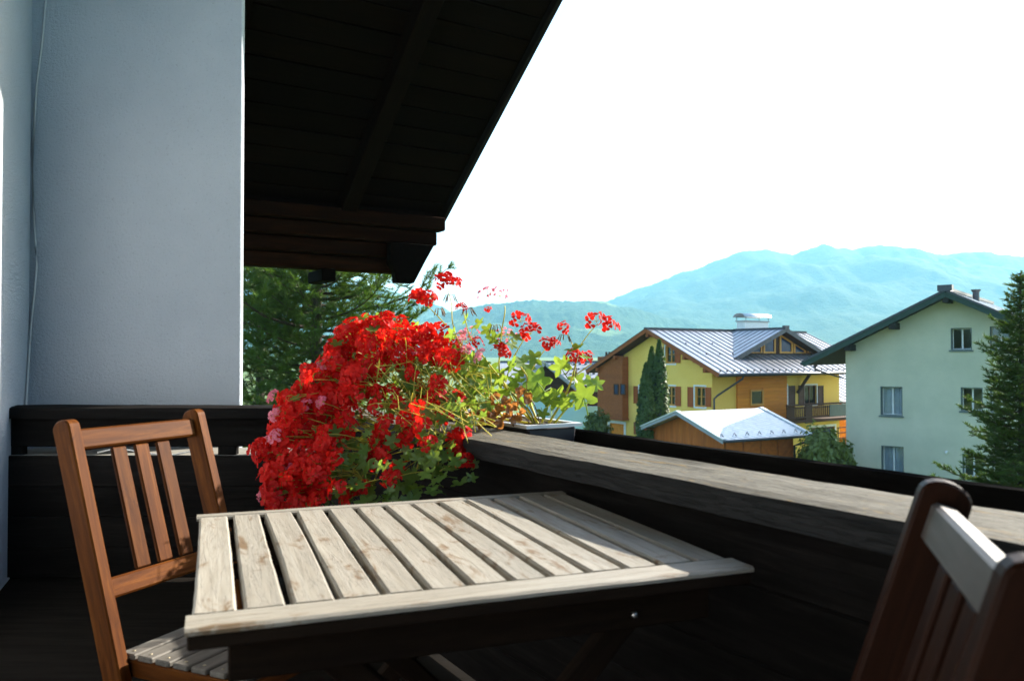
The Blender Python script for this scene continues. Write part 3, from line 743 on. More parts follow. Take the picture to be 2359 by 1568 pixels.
def upright_plant():
    r = random.Random(9)
    rp = rail_pt(.27, .39, SOILZ); root = empty('upright_geranium', rp)
    def px(x, y, Y): return at(x, y, Y)
    Y0 = 2.95
    def shoot(pts, r0=.0042, r1=.002, mat='stem_yellow', Yv=None, name='stem'):
        P = [px(x, y, (Yv or Y0) + .02 * math.sin(i * 1.3)) for i, (x, y) in enumerate(pts)]
        if pts[0][1] > 955: P[0].z = SOILZ - .005
        # smooth
        S = []
        for i in range(len(P) - 1):
            a = P[max(i - 1, 0)]; b = P[i]; c = P[i + 1]; d = P[min(i + 2, len(P) - 1)]
            for k in range(4):
                t = k / 4
                S.append(.5 * ((2 * b) + (c - a) * t + (2 * a - 5 * b + 4 * c - d) * t * t + (3 * b - a - 3 * c + d) * t ** 3))
        S.append(P[-1]); stem(root, S, r0, r1, mat, name); return S[-1]
    shoots = [
        ([(1262, 968), (1300, 915), (1318, 870), (1330, 820), (1332, 800)], .005, .0026),
        ([(1330, 805), (1355, 770), (1377, 745)], .002, .0015),
        ([(1275, 968), (1310, 935), (1345, 905)], .0045, .003),
        ([(1318, 868), (1345, 850), (1362, 838)], .0028, .0018),
        ([(1240, 970), (1222, 930), (1212, 900), (1215, 870), (1200, 845)], .005, .003),
        ([(1248, 968), (1262, 935), (1290, 920)], .004, .0025),
        ([(1238, 970), (1200, 925), (1150, 880), (1090, 835), (1060, 795), (1043, 745), (1040, 700), (1032, 668)], .0045, .0015),
        ([(1232, 968), (1180, 905), (1120, 830), (1085, 780), (1070, 728), (1068, 712)], .0042, .0014),
        ([(1235, 970), (1190, 935), (1165, 890), (1150, 850), (1155, 770), (1163, 722), (1163, 705)], .0045, .0018),
        ([(1100, 845), (1062, 790), (1015, 735), (985, 705)], .003, .0018),
        ([(1165, 880), (1180, 830), (1205, 785), (1215, 770)], .003, .0015),
        ([(1215, 870), (1235, 835), (1255, 805), (1260, 798)], .0022, .0012),
        ([(1322, 800), (1308, 772), (1300, 763)], .002, .0012),
        ([(1240, 970), (1130, 960), (1010, 940), (900, 880)], .004, .002),
        ([(1245, 970), (1150, 985), (1080, 990), (1020, 985)], .003, .0016),
    ]
    for pts, a, b in shoots: shoot(pts, a, b)
    for x, y, s, kind in ((1022, 650, 1.0, 1), (1045, 658, .85, 1), (965, 690, 1.0, 0), (985, 690, .9, 0), (1200, 742, 1.05, 1), (1222, 770, 1.05, 1), (1260, 795, .75, 1), (1275, 790, .6, 1), (1298, 758, .75, 1), (1375, 742, 1.05, 1), (1400, 752, 1.0, 1), (1322, 822, .8, 1), (1350, 825, .75, 1), (1095, 795, .8, 0), (1150, 808, .8, 0), (1160, 815, .7, 0), (1062, 712, .6, 1), (1125, 715, .4, 1)):
        me = r.choice(REDS if kind else RED); d = Vector((r.uniform(-.3, .3), -.5 + r.uniform(-.3, .2), .75))
        orient(px(x, y, Y0 + r.uniform(-.03, .03)), d, r.uniform(0, 6), s * .95, me, 'flower_head', root)
    for x, y in ((1125, 682), (1152, 684), (1085, 778), (1075, 790), (1155, 778), (1172, 782)):
        orient(px(x, y, Y0 + .05), (r.uniform(-.4, .4), -.4, .8), r.uniform(0, 6), 1.0, r.choice(FADED), 'flower_head', root)
    for x, y in ((1300, 772), (1140, 750), (1078, 712), (1036, 680), (1013, 712), (1325, 850)):
        orient(px(x, y, Y0), (r.uniform(-.3, .3), -.2, .9), r.uniform(0, 6), 1.0, r.choice(BUDS), 'bud_cluster', root)
    for x, y, s in ((1073, 735, .05), (1100, 745, .05), (1042, 770, .05), (1125, 760, .05), (1185, 775, .06), (1180, 792, .05), (1140, 780, .05), (1207, 838, .085), (1195, 858, .08), (1232, 825, .065), (1238, 880, .09), (1250, 905, .085), (1225, 895, .07), (1292, 845, .07), (1305, 835, .06), (1328, 875, .075), (1340, 890, .07), (1360, 878, .065), (1375, 885, .06), (1345, 915, .09), (1330, 925, .07), (1282, 915, .08), (1298, 925, .07), (1265, 920, .06), (1322, 802, .06), (1345, 820, .05), (1130, 850, .06), (1110, 870, .065), (1150, 870, .06), (1175, 900, .07), (1160, 930, .06), (1100, 900, .06), (1130, 905, .06), (1085, 870, .06), (1190, 880, .065), (1250, 950, .05), (1180, 840, .06), (1150, 905, .06), (1120, 935, .06), (1090, 930, .06), (1215, 925, .06)):
        d = Vector((r.uniform(-.7, .5), -.6 + r.uniform(-.4, .4), .5 + r.uniform(-.4, .4)))
        orient(px(x, y, Y0 + r.uniform(-.06, .06)), d, r.uniform(0, 6.28), s * r.uniform(1.0, 1.35), r.choice(LEAFL + LEAF[:2] if x > 1170 else LEAF + LEAFL), 'leaf', root)
    for x, y, s in ((1120, 945, .05), (1135, 955, .045), (1160, 962, .05), (1195, 962, .045), (1090, 955, .045), (1060, 960, .04), (1170, 940, .05), (1130, 930, .06), (1150, 945, .06), (1175, 955, .06), (1200, 905, .055), (1215, 915, .06), (1190, 935, .05), (1165, 925, .05), (1125, 965, .055), (1180, 970, .05), (1140, 915, .05), (1105, 950, .05), (1205, 950, .04), (1150, 978, .05), (1110, 975, .05), (1075, 965, .05)):
        orient(px(x, y, 2.82 + r.uniform(-.05, .08)), (r.uniform(-.6, .6), -.7, r.uniform(-.2, .7)), r.uniform(0, 6), s * .78, r.choice(DEAD), 'dead_leaf', root)
    # dry stalks arching over the box
    for pts in ([(1245, 968), (1230, 930), (1205, 905), (1170, 912), (1140, 935)], [(1235, 972), (1220, 945), (1190, 925), (1150, 930)], [(1225, 972), (1205, 960), (1180, 975), (1200, 990), (1225, 985)], [(1250, 970), (1228, 950), (1215, 920), (1213, 880)]):
        shoot(pts, .0022, .0014, 'stem_brown', 2.86)
    tag(root, 'tall sparse geranium with upright stems rooted in the flower box', 'plant')
upright_plant()

# ------------------------------------------------------------------ building kit
def clip(poly, clipper):
    """Sutherland-Hodgman against a convex ccw polygon"""
    out = poly
    for i in range(len(clipper)):
        a, b = clipper[i], clipper[(i + 1) % len(clipper)]
        inp, out = out, []
        if not inp: return []
        def side(p): return (b[0] - a[0]) * (p[1] - a[1]) - (b[1] - a[1]) * (p[0] - a[0])
        for k in range(len(inp)):
            p, q = inp[k - 1], inp[k]; sp, sq = side(p), side(q)
            if (sp >= 0) != (sq >= 0):
                t = sp / (sp - sq); out.append((p[0] + (q[0] - p[0]) * t, p[1] + (q[1] - p[1]) * t))
            if sq >= 0: out.append(q)
    return out
class Facade:
    """a wall plane of a house: O + ax*s + z, outward normal nrm (all in the house's own axes)"""
    def __init__(s, root, O, ax, nrm):
        s.root = root; s.O = Vector(O); s.ax = Vector(ax).normalized(); s.n = Vector(nrm).normalized()
        s.M = Matrix.Translation(root.location) @ Matrix.Rotation(root.rotation_euler.z, 4, 'Z'); s.Mi = s.M.inverted()
    def px(s, x, y):
        p = s.Mi @ hit(x, y, s.M @ s.O, s.M.to_3x3() @ s.n); d = p - s.O; return d.dot(s.ax), d.z
    def rect(s, x0, y0, x1, y1):
        xc, yc = (x0 + x1) / 2, (y0 + y1) / 2
        a, b = s.px(x0, yc)[0], s.px(x1, yc)[0]; c, d = s.px(xc, y1)[1], s.px(xc, y0)[1]
        return (min(a, b), min(c, d), max(a, b), max(c, d))
    def P(s, u, z, out=0): return s.O + s.ax * u + Vector((0, 0, z)) + s.n * out
    def wall(s, poly, holes, mat, depth=.2, name='wall'):
        if sum(poly[i - 1][0] * poly[i][1] - poly[i][0] * poly[i - 1][1] for i in range(len(poly))) < 0: poly = poly[::-1]
        us = sorted({round(v, 4) for p in poly for v in (p[0],)} | {round(v, 4) for h in holes for v in (h[0], h[2])})
        zs = sorted({round(v, 4) for p in poly for v in (p[1],)} | {round(v, 4) for h in holes for v in (h[1], h[3])})
        m = MB()
        for i in range(len(us) - 1):
            for j in range(len(zs) - 1):
                cu, cz = (us[i] + us[i + 1]) / 2, (zs[j] + zs[j + 1]) / 2
                if any(h[0] < cu < h[2] and h[1] < cz < h[3] for h in holes): continue
                c = clip([(us[i], zs[j]), (us[i + 1], zs[j]), (us[i + 1], zs[j + 1]), (us[i], zs[j + 1])], poly)
                if len(c) > 2: m.add([s.P(*q) for q in c], [tuple(range(len(c)))])
        for (a, b, c, d) in holes:
            q = [(a, b), (c, b), (c, d), (a, d)]
            for k in range(4):
                p, r = q[k], q[(k + 1) % 4]
                m.add([s.P(*p), s.P(*r), s.P(*r, -depth), s.P(*p, -depth)], [(0, 1, 2, 3)])
        me = bpy.data.meshes.new(name); me.from_pydata(m.v, [], m.f); me.materials.append(MATS[mat])
        return link(name, me, s.root)
    def bx(s, m, r, o0, o1):
        a, b, c, d = r
        m.hexa([s.P(a, b, o0), s.P(c, b, o0), s.P(c, d, o0), s.P(a, d, o0), s.P(a, b, o1), s.P(c, b, o1), s.P(c, d, o1), s.P(a, d, o1)])
    def ring(s, r, w, o0, o1, m=None):
        a, b, c, d = r; m = m or MB()
        s.bx(m, (a, b, c, b + w), o0, o1); s.bx(m, (a, d - w, c, d), o0, o1)
        s.bx(m, (a, b + w, a + w, d - w), o0, o1); s.bx(m, (c - w, b + w, c, d - w), o0, o1); return m
    def window(s, r, depth=.2, fw=.07, frame='white_trim', glass='window_glass', mull=1, bars=0, curtain=None, trim=None, trim_w=.1, sill=None):
        a, b, c, d = r
        m = s.ring((a + .002, b + .002, c - .002, d - .002), fw, -depth + .0, -depth + .06)
        for k in range(1, mull + 1):
            u = a + (c - a) * k / (mull + 1); s.bx(m, (u - fw * .5, b + fw, u + fw * .5, d - fw), -depth + .004, -depth + .056)
        for k in range(1, bars + 1):
            z = b + (d - b) * k / (bars + 1); s.bx(m, (a + fw, z - .018, c - fw, z + .018), -depth + .01, -depth + .05)
        w = m.build('window', frame, s.root)
        n = mull + 1
        for k in range(n):
            m = MB(); u0, u1 = a + (c - a) * k / n, a + (c - a) * (k + 1) / n
            s.bx(m, (u0 + .03, b + .03, u1 - .03, d - .03), -depth + .02, -depth + .026); m.build('pane', glass, w)
        if curtain:
            m = MB(); nn = 28; z0, z1 = b + (d - b) * curtain[2], d - .03
            u0, u1 = a + (c - a) * curtain[0], a + (c - a) * curtain[1]
            for i in range(nn + 1):
                u = u0 + (u1 - u0) * i / nn; o = -depth - .06 + .03 * math.sin(i * 1.9) + .012 * math.sin(i * .7)
                m.v += [tuple(s.P(u, z0, o)), tuple(s.P(u, z1, o))]
            for i in range(nn): m.f.append((2 * i, 2 * i + 2, 2 * i + 3, 2 * i + 1))
            m.build('curtain', 'curtain_cloth', w, True)
        if trim:
            s.ring((a - trim_w, b - trim_w, c + trim_w, d + trim_w), trim_w, .002, .03).build('window_trim', trim, w)
        if sill:
            m = MB(); s.bx(m, (a - .06, b - .07, c + .06, b - .004), -.02, .07); m.build('sill', sill, w)
        return w
    def shutter(s, r, mat='shutter_wood'):
        a, b, c, d = r; m = MB()
        s.bx(m, r, .012, .035); z = MB()
        s.ring(r, .07, .036, .055, m); mid = (b + d) / 2
        s.bx(m, (a + .07, mid - .04, c - .07, mid + .04), .036, .055)
        return m.build('shutter', mat, s.root)
def panels(parent, p0, ud, L, sd, S, n, mat, seam=.045, name='roof_panel'):
    """standing-seam sheets: n of them along ud, each S long up the slope"""
    ud, sd = Vector(ud).normalized(), Vector(sd).normalized(); w = L / n
    m = MB(); m.box(0, w - .006, 0, S, .003, .014); m.box(w - .03, w - .008, 0, S, .0145, seam + .014)
    me = m.mesh(name, mat)
    nz = ud.cross(sd); 
    if nz.z < 0: ud = -ud; p0 = Vector(p0) - ud * L; nz = ud.cross(sd)
    for i in range(n):
        M = Matrix.Identity(4); p = Vector(p0) + ud * (w * i)
        for k in range(3): M[k][0], M[k][1], M[k][2], M[k][3] = ud[k], sd[k], nz[k], p[k]
        link(name, me, parent, M)

# ------------------------------------------------------------------ yellow house
def yellow_house():
    b = R(33); q = at(1658, 861, 44); root = empty('yellow_house', (q.x, q.y, GZ), b)
    ze, zr, hw, L = q.z - GZ, 2.69 - GZ, 5.9, 15.2
    sl = (zr - ze) / hw
    ou, ov, vl, ur = .8, 1.3, 10.8, 12.6
    und = lambda v: (ze + sl * v if v < hw else zr - sl * (v - hw)) - .26
    # roof
    m = MB(); m.slab((0, 0, ze), (L, 0, ze), (L, hw, zr), (0, hw, zr), .2); m.slab((L, 2 * hw, ze), (0, 2 * hw, ze), (0, hw, zr), (L, hw, zr), .2)
    roof = m.build('roof', 'clad_dark', root)
    sd = Vector((0, hw, zr - ze)); S = sd.length
    panels(roof, (0, 0, ze), (1, 0, 0), L, sd, S, 27, 'roof_metal')
    panels(roof, (0, 2 * hw, ze), (1, 0, 0), L, (0, -hw, zr - ze), S, 27, 'roof_metal')
    m = MB(); m.box(-.06, L + .06, hw - .16, hw + .16, zr + .0, zr + .09); m.build('ridge_cap', 'roof_metal_dark', roof)
    # verge boards and gutter
    for v0, v1 in ((0, hw), (2 * hw, hw)):
        for u in (-.03, L + .03):
            beam('verge_board', (u, v0, ze - .10), (u, v1, zr - .10), .05, .24, 'clad_brown', roof, (0, 0, 1), .005)
            beam('verge_flashing', (u, v0, ze + .035), (u, v1, zr + .035), .09, .03, 'roof_metal_dark', roof, (0, 0, 1), 0)
    m = MB(); m.tube([(-.1, -.09, ze - .06), (L, -.09, ze - .06)], .075, 8); m.build('gutter', 'roof_metal_dark', roof, True)
    gm = MB(); gm.box(-.04, .04, 0, .05, .02, .10); gme = gm.mesh('snow_guard', 'roof_metal_dark')
    nz = Vector((0, -(zr - ze), hw)).normalized()
    for row, (s0, u0, u1) in enumerate(((.25, .3, 15), (2.6, 1.5, 4.5), (4.1, 1.2, 4.2))):
        u = u0
        while u < u1:
            p = Vector((u, 0, ze)) + sd.normalized() * s0; link('snow_guard', gme, roof, frame_m(p, (1, 0, 0), nz)); u += L / 27 * (1 if row == 0 else 2)
    # gable wall (faces left) and long wall (faces right)
    ga = Facade(root, (ou, 0, 0), (0, 1, 0), (-1, 0, 0))
    fr = Facade(root, (0, ov, 0), (1, 0, 0), (0, -1, 0))
    w_att = ga.rect(1533, 796, 1555.5, 837); w_mid = ga.rect(1533, 889, 1555.5, 934); w_r = ga.rect(1601, 890, 1625, 937); w_l = ga.rect(1473, 889, 1496, 930)
    door = ga.rect(1405, 975, 1438, 1030)
    ga.wall([(ov, 0), (vl, 0), (vl, und(vl)), (hw, und(hw)), (ov, und(ov))], [w_att, w_mid, w_r, w_l, door], 'yellow_render', .18)
    for r, cu in ((w_att, None), (w_mid, (.0, .35, .0)), (w_r, (.4, 1, .0)), (w_l, None)):
        ga.window(r, .16, .09, 'frame_orange', 'window_glass', 1, 1, cu, 'white_trim', .09)
    for r in ((1556, 798, 1568, 836), (1522, 799, 1529.5, 836), (1556.5, 890, 1569, 935), (1520, 890, 1530, 933), (1585, 891, 1597.5, 937), (1626, 892, 1639, 937), (1460.5, 889, 1470, 929), (1461, 972, 1468.5, 1000)):
        ga.shutter(ga.rect(*r))
    a = ga.ring((door[0] - .18, door[1] - .18, door[2] + .18, door[3] + .18), .18, .002, .04).build('door_trim', 'white_trim', root)
    m = MB(); ga.bx(m, door, -.16, -.1); m.build('door', 'clad_orange', root)
    # timber-clad bay hung on the gable
    r = ga.rect(1391, 858, 1448, 961); r = (r[0], r[1], min(r[2], vl + .15), und(9.6) + .2)
    bay = MB(); ga.bx(bay, r, .01, .5); bo = bay.build('bay', 'clad_brown', root)
    nb = 14; bh = (r[3] - r[1]) / nb
    for i in range(nb):
        m = MB(); ga.bx(m, (r[0] - .01, r[1] + bh * i + .01, r[2] + .01, r[1] + bh * (i + 1) - .008), .5, .53)
        me = m.build('cladding_board', 'clad_brown', bo)
    b2 = Facade(root, (ou - .53, 0, 0), (0, 1, 0), (-1, 0, 0))
    for q4 in ((1414.5, 884, 1425.5, 909), (1429.5, 884, 1441, 909)):
        rr = b2.rect(*q4); w = b2.ring(rr, .07, .003, .04).build('window', 'clad_dark', root)
        m = MB(); b2.bx(m, rr, .002, .008); m.build('pane', 'window_glass_blue', w)
    m = MB(); ga.bx(m, (r[0] - .05, r[1] - .1, r[2] + .05, r[1]), .01, .58); m.build('bay_sill', 'clad_brown', root)
    # roof purlins carrying the gable overhang
    for v in (hw, hw - 3.1, hw + 3.1, ov - .1, vl + .0):
        z = und(v) - .12
        beam('purlin', (.02, v, z), (ou + .1, v, z), .2, .24, 'clad_brown', root, (0, 0, 1), .02)
    # decorative rafter tails along the right-hand verge
    for i in range(7):
        v = .35 + i * .55; beam('rafter_tail', (.06, v, ze + sl * v - .26), (.55, v, ze + sl * v - .26), .16, .1, 'clad_brown', root)
    # long wall
    win = fr.rect(1853, 887, 1881, 931); bdoor = fr.rect(1814, 886, 1818, 955); low = fr.rect(1867, 983, 1923, 1024); cw = fr.rect(1724, 897, 1754, 933)
    fr.wall([(ou, 0), (ur, 0), (ur, und(ov)), (ou, und(ov))], [win, low], 'yellow_render', .18)
    fr.window(win, .14, .07, 'shutter_dark', 'window_glass', 1, 0, (0, .75, 0), 'white_trim', .09)
    fr.window(low, .14, .10, 'shutter_dark', 'window_glass_blue', 0, 0, (0, 1, .35), 'white_trim', .14)
    for q4 in ((1815.5, 888, 1830.5, 934), (1839, 887, 1852, 933), (1884, 888, 1896, 933)): fr.shutter(fr.rect(*q4), 'shutter_dark')
    m = MB(); fr.bx(m, fr.rect(1811.5, 884, 1814.5, 955), .002, .05); m.build('door_trim', 'white_trim', root)
    # orange timber panel on the long wall
    r = fr.rect(1696, 868, 1810, 985); r = (r[0], r[1], r[2], und(ov) - .05)
    m = MB(); fr.bx(m, r, .004, .08); po = m.build('timber_panel', 'clad_orange', root)
    nb = 18; bh = (r[3] - r[1]) / nb; f2 = Facade(root, (0, ov - .13, 0), (1, 0, 0), (0, -1, 0))
    for i in range(nb):
        z0, z1 = r[1] + bh * i, r[1] + bh * (i + 1)
        for u0, u1 in ((r[0], cw[0]), (cw[2], r[2])) if (z0 < cw[3] and z1 > cw[1]) else ((r[0], r[2]),):
            p = fr.P(u0 + .003, (z0 + z1) / 2, .1); e = fr.P(u1 - .003, (z0 + z1) / 2, .1)
            beam('cladding_board', p, e, .035, bh - .012, 'clad_orange', po, (0, 0, 1), .006)
    w = f2.ring(cw, .10, -.03, .05).build('window', 'frame_orange', root)
    m = MB(); f2.bx(m, (cw[0] + .08, cw[1] + .08, cw[2] - .08, cw[3] - .08), -.02, -.014); m.build('pane', 'window_glass', w)
    m = MB(); nn = 30
    for i in range(nn + 1):
        u = cw[0] + .1 + (cw[2] - cw[0] - .2) * i / nn; o = -.040 + .008 * math.sin(i * 2.1)
        m.v += [tuple(f2.P(u, cw[1] + .1, o)), tuple(f2.P(u, cw[3] - .1, o))]
    for i in range(nn): m.f.append((2 * i, 2 * i + 2, 2 * i + 3, 2 * i + 1))
    m.build('curtain', 'curtain_cloth', w, True)
    # remaining walls close the house
    m = MB(); back = 2 * hw - 1.0
    m.add([(ur, ov, 0), (ur, back, 0), (ur, back, und(back)), (ur, hw, und(hw)), (ur, ov, und(ov))], [(0, 1, 2, 3, 4)])
    m.add([(ou, back, 0), (ur, back, 0), (ur, back, und(back)), (ou, back, und(back))], [(0, 1, 2, 3)])
    m.build('wall', 'yellow_render', root)
    # balcony on the long wall
    bf = Facade(root, (0, ov - 1.1, 0), (1, 0, 0), (0, -1, 0))
    u0 = bf.px(1812, 950)[0]; u1 = ur + .8; zt = bf.px(1850, 932)[1]; zb = bf.px(1850, 972)[1]
    m = MB(); m.box(u0, u1, ov - 1.12, ov - .005, zb - .05, zb + .12); m.build('balcony_slab', 'clad_dark', root)
    beam('balcony_rail', bf.P(u0, zt), bf.P(u1, zt), .12, .10, 'clad_dark', root, (0, 0, 1), .01)
    beam('balcony_rail', bf.P(u0, zb + .28), bf.P(u1, zb + .28), .08, .10, 'clad_dark', root, (0, 0, 1), .01)
    beam('balcony_rail', bf.P(u0, zt - .19), bf.P(u1, zt - .19), .07, .07, 'clad_dark', root, (0, 0, 1), .01)
    pa = bf.px(1831, 950)[0]
    m = MB(); bf.bx(m, (u0, zb - .1, pa, zt - .06), -.02, .02); m.build('balcony_panel', 'clad_dark', root)
    for x in (1863,): 
        u = bf.px(x, 950)[0]; m = MB(); bf.bx(m, (u - .32, zb - .1, u + .32, zt - .06), -.03, .03); m.build('balcony_panel', 'clad_dark', root)
    u = pa + .12
    while u < u1:
        beam('baluster', bf.P(u, zb + .2), bf.P(u, zt - .1), .09, .03, 'clad_dark', root, (0, 1, 0), 0); u += .19
    r = bf.rect(1909.5, 930, 1960, 957); m = MB(); bf.bx(m, r, .05, .065); m.build('reed_screen', 'reed_screen', root)
    beam('brace', fr.P(fr.px(1834, 905)[0], fr.px(1834, 905)[1], .1), fr.P(fr.px(1857, 868)[0], und(ov) + .15, .75), .14, .16, 'clad_dark', root)
    # rainwater pipe from the gutter back to the corner
    zc = fr.px(1640, 916)[1]
    m = MB(); m.tube([(1.9, -.05, ze - .12), (1.85, .0, ze - .3), (1.0, ov - .2, zc + .12), (ou + .02, ov - .13, zc - .06), (ou + .02, ov - .13, .2)], .055, 8); m.build('rain_pipe', 'roof_metal_dark', root, True)
    # dormer
    d0, Lc, dw, zd = 1.75, 7.86, 4.7, 6.76
    zt2 = zr + .05; dsl = (zt2 - zd) / dw
    dm = MB(); dm.slab((Lc - dw, d0, zd), (Lc, d0, zt2), (Lc, hw, zt2), (Lc - dw, hw, zd), .16); dm.slab((Lc, d0, zt2), (Lc + dw, d0, zd), (Lc + dw, hw, zd), (Lc, hw, zt2), .16)
    dr = dm.build('dormer_roof', 'clad_dark', root)
    for sg in (-1, 1):
        s2 = Vector((-sg * dw, 0, zt2 - zd)); panels(dr, (Lc + sg * dw, d0, zd), (0, 1, 0), hw - d0, s2, s2.length, 9, 'roof_metal')
        beam('verge_board', (Lc + sg * dw, d0 - .03, zd - .08), (Lc, d0 - .03, zt2 - .08), .06, .26, 'roof_metal_dark', dr, (0, 0, 1), 0)
    m = MB(); m.box(Lc - .12, Lc + .12, d0 - .05, hw, zt2, zt2 + .08); m.box(Lc - .2, Lc + .2, d0 - .12, d0 + .1, zt2 - .06, zt2 + .18); m.build('ridge_cap', 'roof_metal_dark', dr)
    df = Facade(root, (0, d0 + .6, 0), (1, 0, 0), (0, -1, 0)); zb = ze + sl * (d0 + .6)
    hb = (zt2 - .2 - zb) / dsl
    dwl = MB(); loop = [df.P(Lc - hb, zb - .1), df.P(Lc + hb, zb - .1), df.P(Lc + hb, zb), df.P(Lc, zt2 - .2), df.P(Lc - hb, zb)]
    dwl.prism(loop, (0, .1, 0)); dface = dwl.build('dormer_wall', 'clad_dark', root)
    top = lambda u: zt2 - .34 - dsl * abs(u - Lc)
    for x0, x1 in ((1710, 1725), (1730, 1753), (1758.5, 1784), (1796, 1823.5), (1828.5, 1853.5), (1860, 1876)):
        a = df.px(x0, 810)[0]; c = df.px(x1, 810)[0]; z0 = zb + .13
        if min(top(a), top(c)) < z0 + .05:
            if top(c) > top(a): loop2 = [(a, z0), (c, z0), (c, max(top(c), z0 + .1))]
            else: loop2 = [(a, z0), (c, z0), (a, max(top(a), z0 + .1))]
        else: loop2 = [(a, z0), (c, z0), (c, top(c)), (a, top(a))]
        cx = sum(p[0] for p in loop2) / len(loop2); cz = sum(p[1] for p in loop2) / len(loop2)
        mm = MB(); n = len(loop2); inn = [(cx + (p[0] - cx) * .84, cz + (p[1] - cz) * .84) for p in loop2]; outr = [(cx + (p[0] - cx) * 1.1, cz + (p[1] - cz) * 1.1) for p in loop2]
        for k in range(n):
            k2 = (k + 1) % n
            mm.hexa([df.P(*outr[k], .003), df.P(*outr[k2], .003), df.P(*inn[k2], .003), df.P(*inn[k], .003), df.P(*outr[k], .07), df.P(*outr[k2], .07), df.P(*inn[k2], .07), df.P(*inn[k], .07)])
        wo = mm.build('window', 'frame_orange', root)
        mp = MB(); mp.prism([df.P(*p, .008) for p in inn], tuple(df.n * .01)); mp.build('pane', 'window_glass_blue', wo)
    # chimney with curved metal hood
    cf = Facade(root, (0, hw + .35, 0), (1, 0, 0), (0, -1, 0)); r = cf.rect(1716, 741, 1770, 765)
    m = MB(); m.box(r[0], r[2], hw - .35 + .7, hw + .35 + .7, zr - .6, r[3]); ch = m.build('chimney', 'white_trim', root)
    m = MB(); m.box(r[0] - .08, r[2] + .08, hw + .27, hw + 1.13, r[3], r[3] + .07); m.build('chimney_slab', 'roof_grey', ch)
    m = MB(); nA = 10; rr = .5
    for i in range(nA + 1):
        a = math.pi * i / nA; y = hw + .7 - math.cos(a) * rr; z = r[3] + .30 + math.sin(a) * .26
        for u in (r[0] - .2, r[2] + .2): m.v += [(u, y, z), (u, y, z + .02)]
    for i in range(nA):
        k = 4 * i; m.f += [(k, k + 4, k + 6, k + 2), (k + 1, k + 3, k + 7, k + 5), (k, k + 1, k + 5, k + 4), (k + 2, k + 6, k + 7, k + 3)]
    m.build('chimney_hood', 'roof_metal_pale', ch, True)
    m = MB()
    for u in (r[0] + .05, r[2] - .05):
        for y in (hw + .3, hw + 1.1): m.tube([(u, y, r[3] + .05), (u, y, r[3] + .34)], .02, 5)
    m.build('hood_struts', 'roof_metal_dark', ch)
    # trellis on the ground floor
    r = fr.rect(1928, 984, 1947, 1020); m = MB()
    for k in range(4):
        z = r[1] + (r[3] - r[1]) * k / 3; fr.bx(m, (r[0], z - .03, r[2], z + .03), .03, .06)
    for u in (r[0], r[2]): fr.bx(m, (u, r[1] - 1, u + .06, r[3]), .061, .09)
    m.build('trellis', 'clad_dark', root)
    tag(root, 'yellow two-storey house with grey seamed metal roof and wide dormer', 'house')
yellow_house()

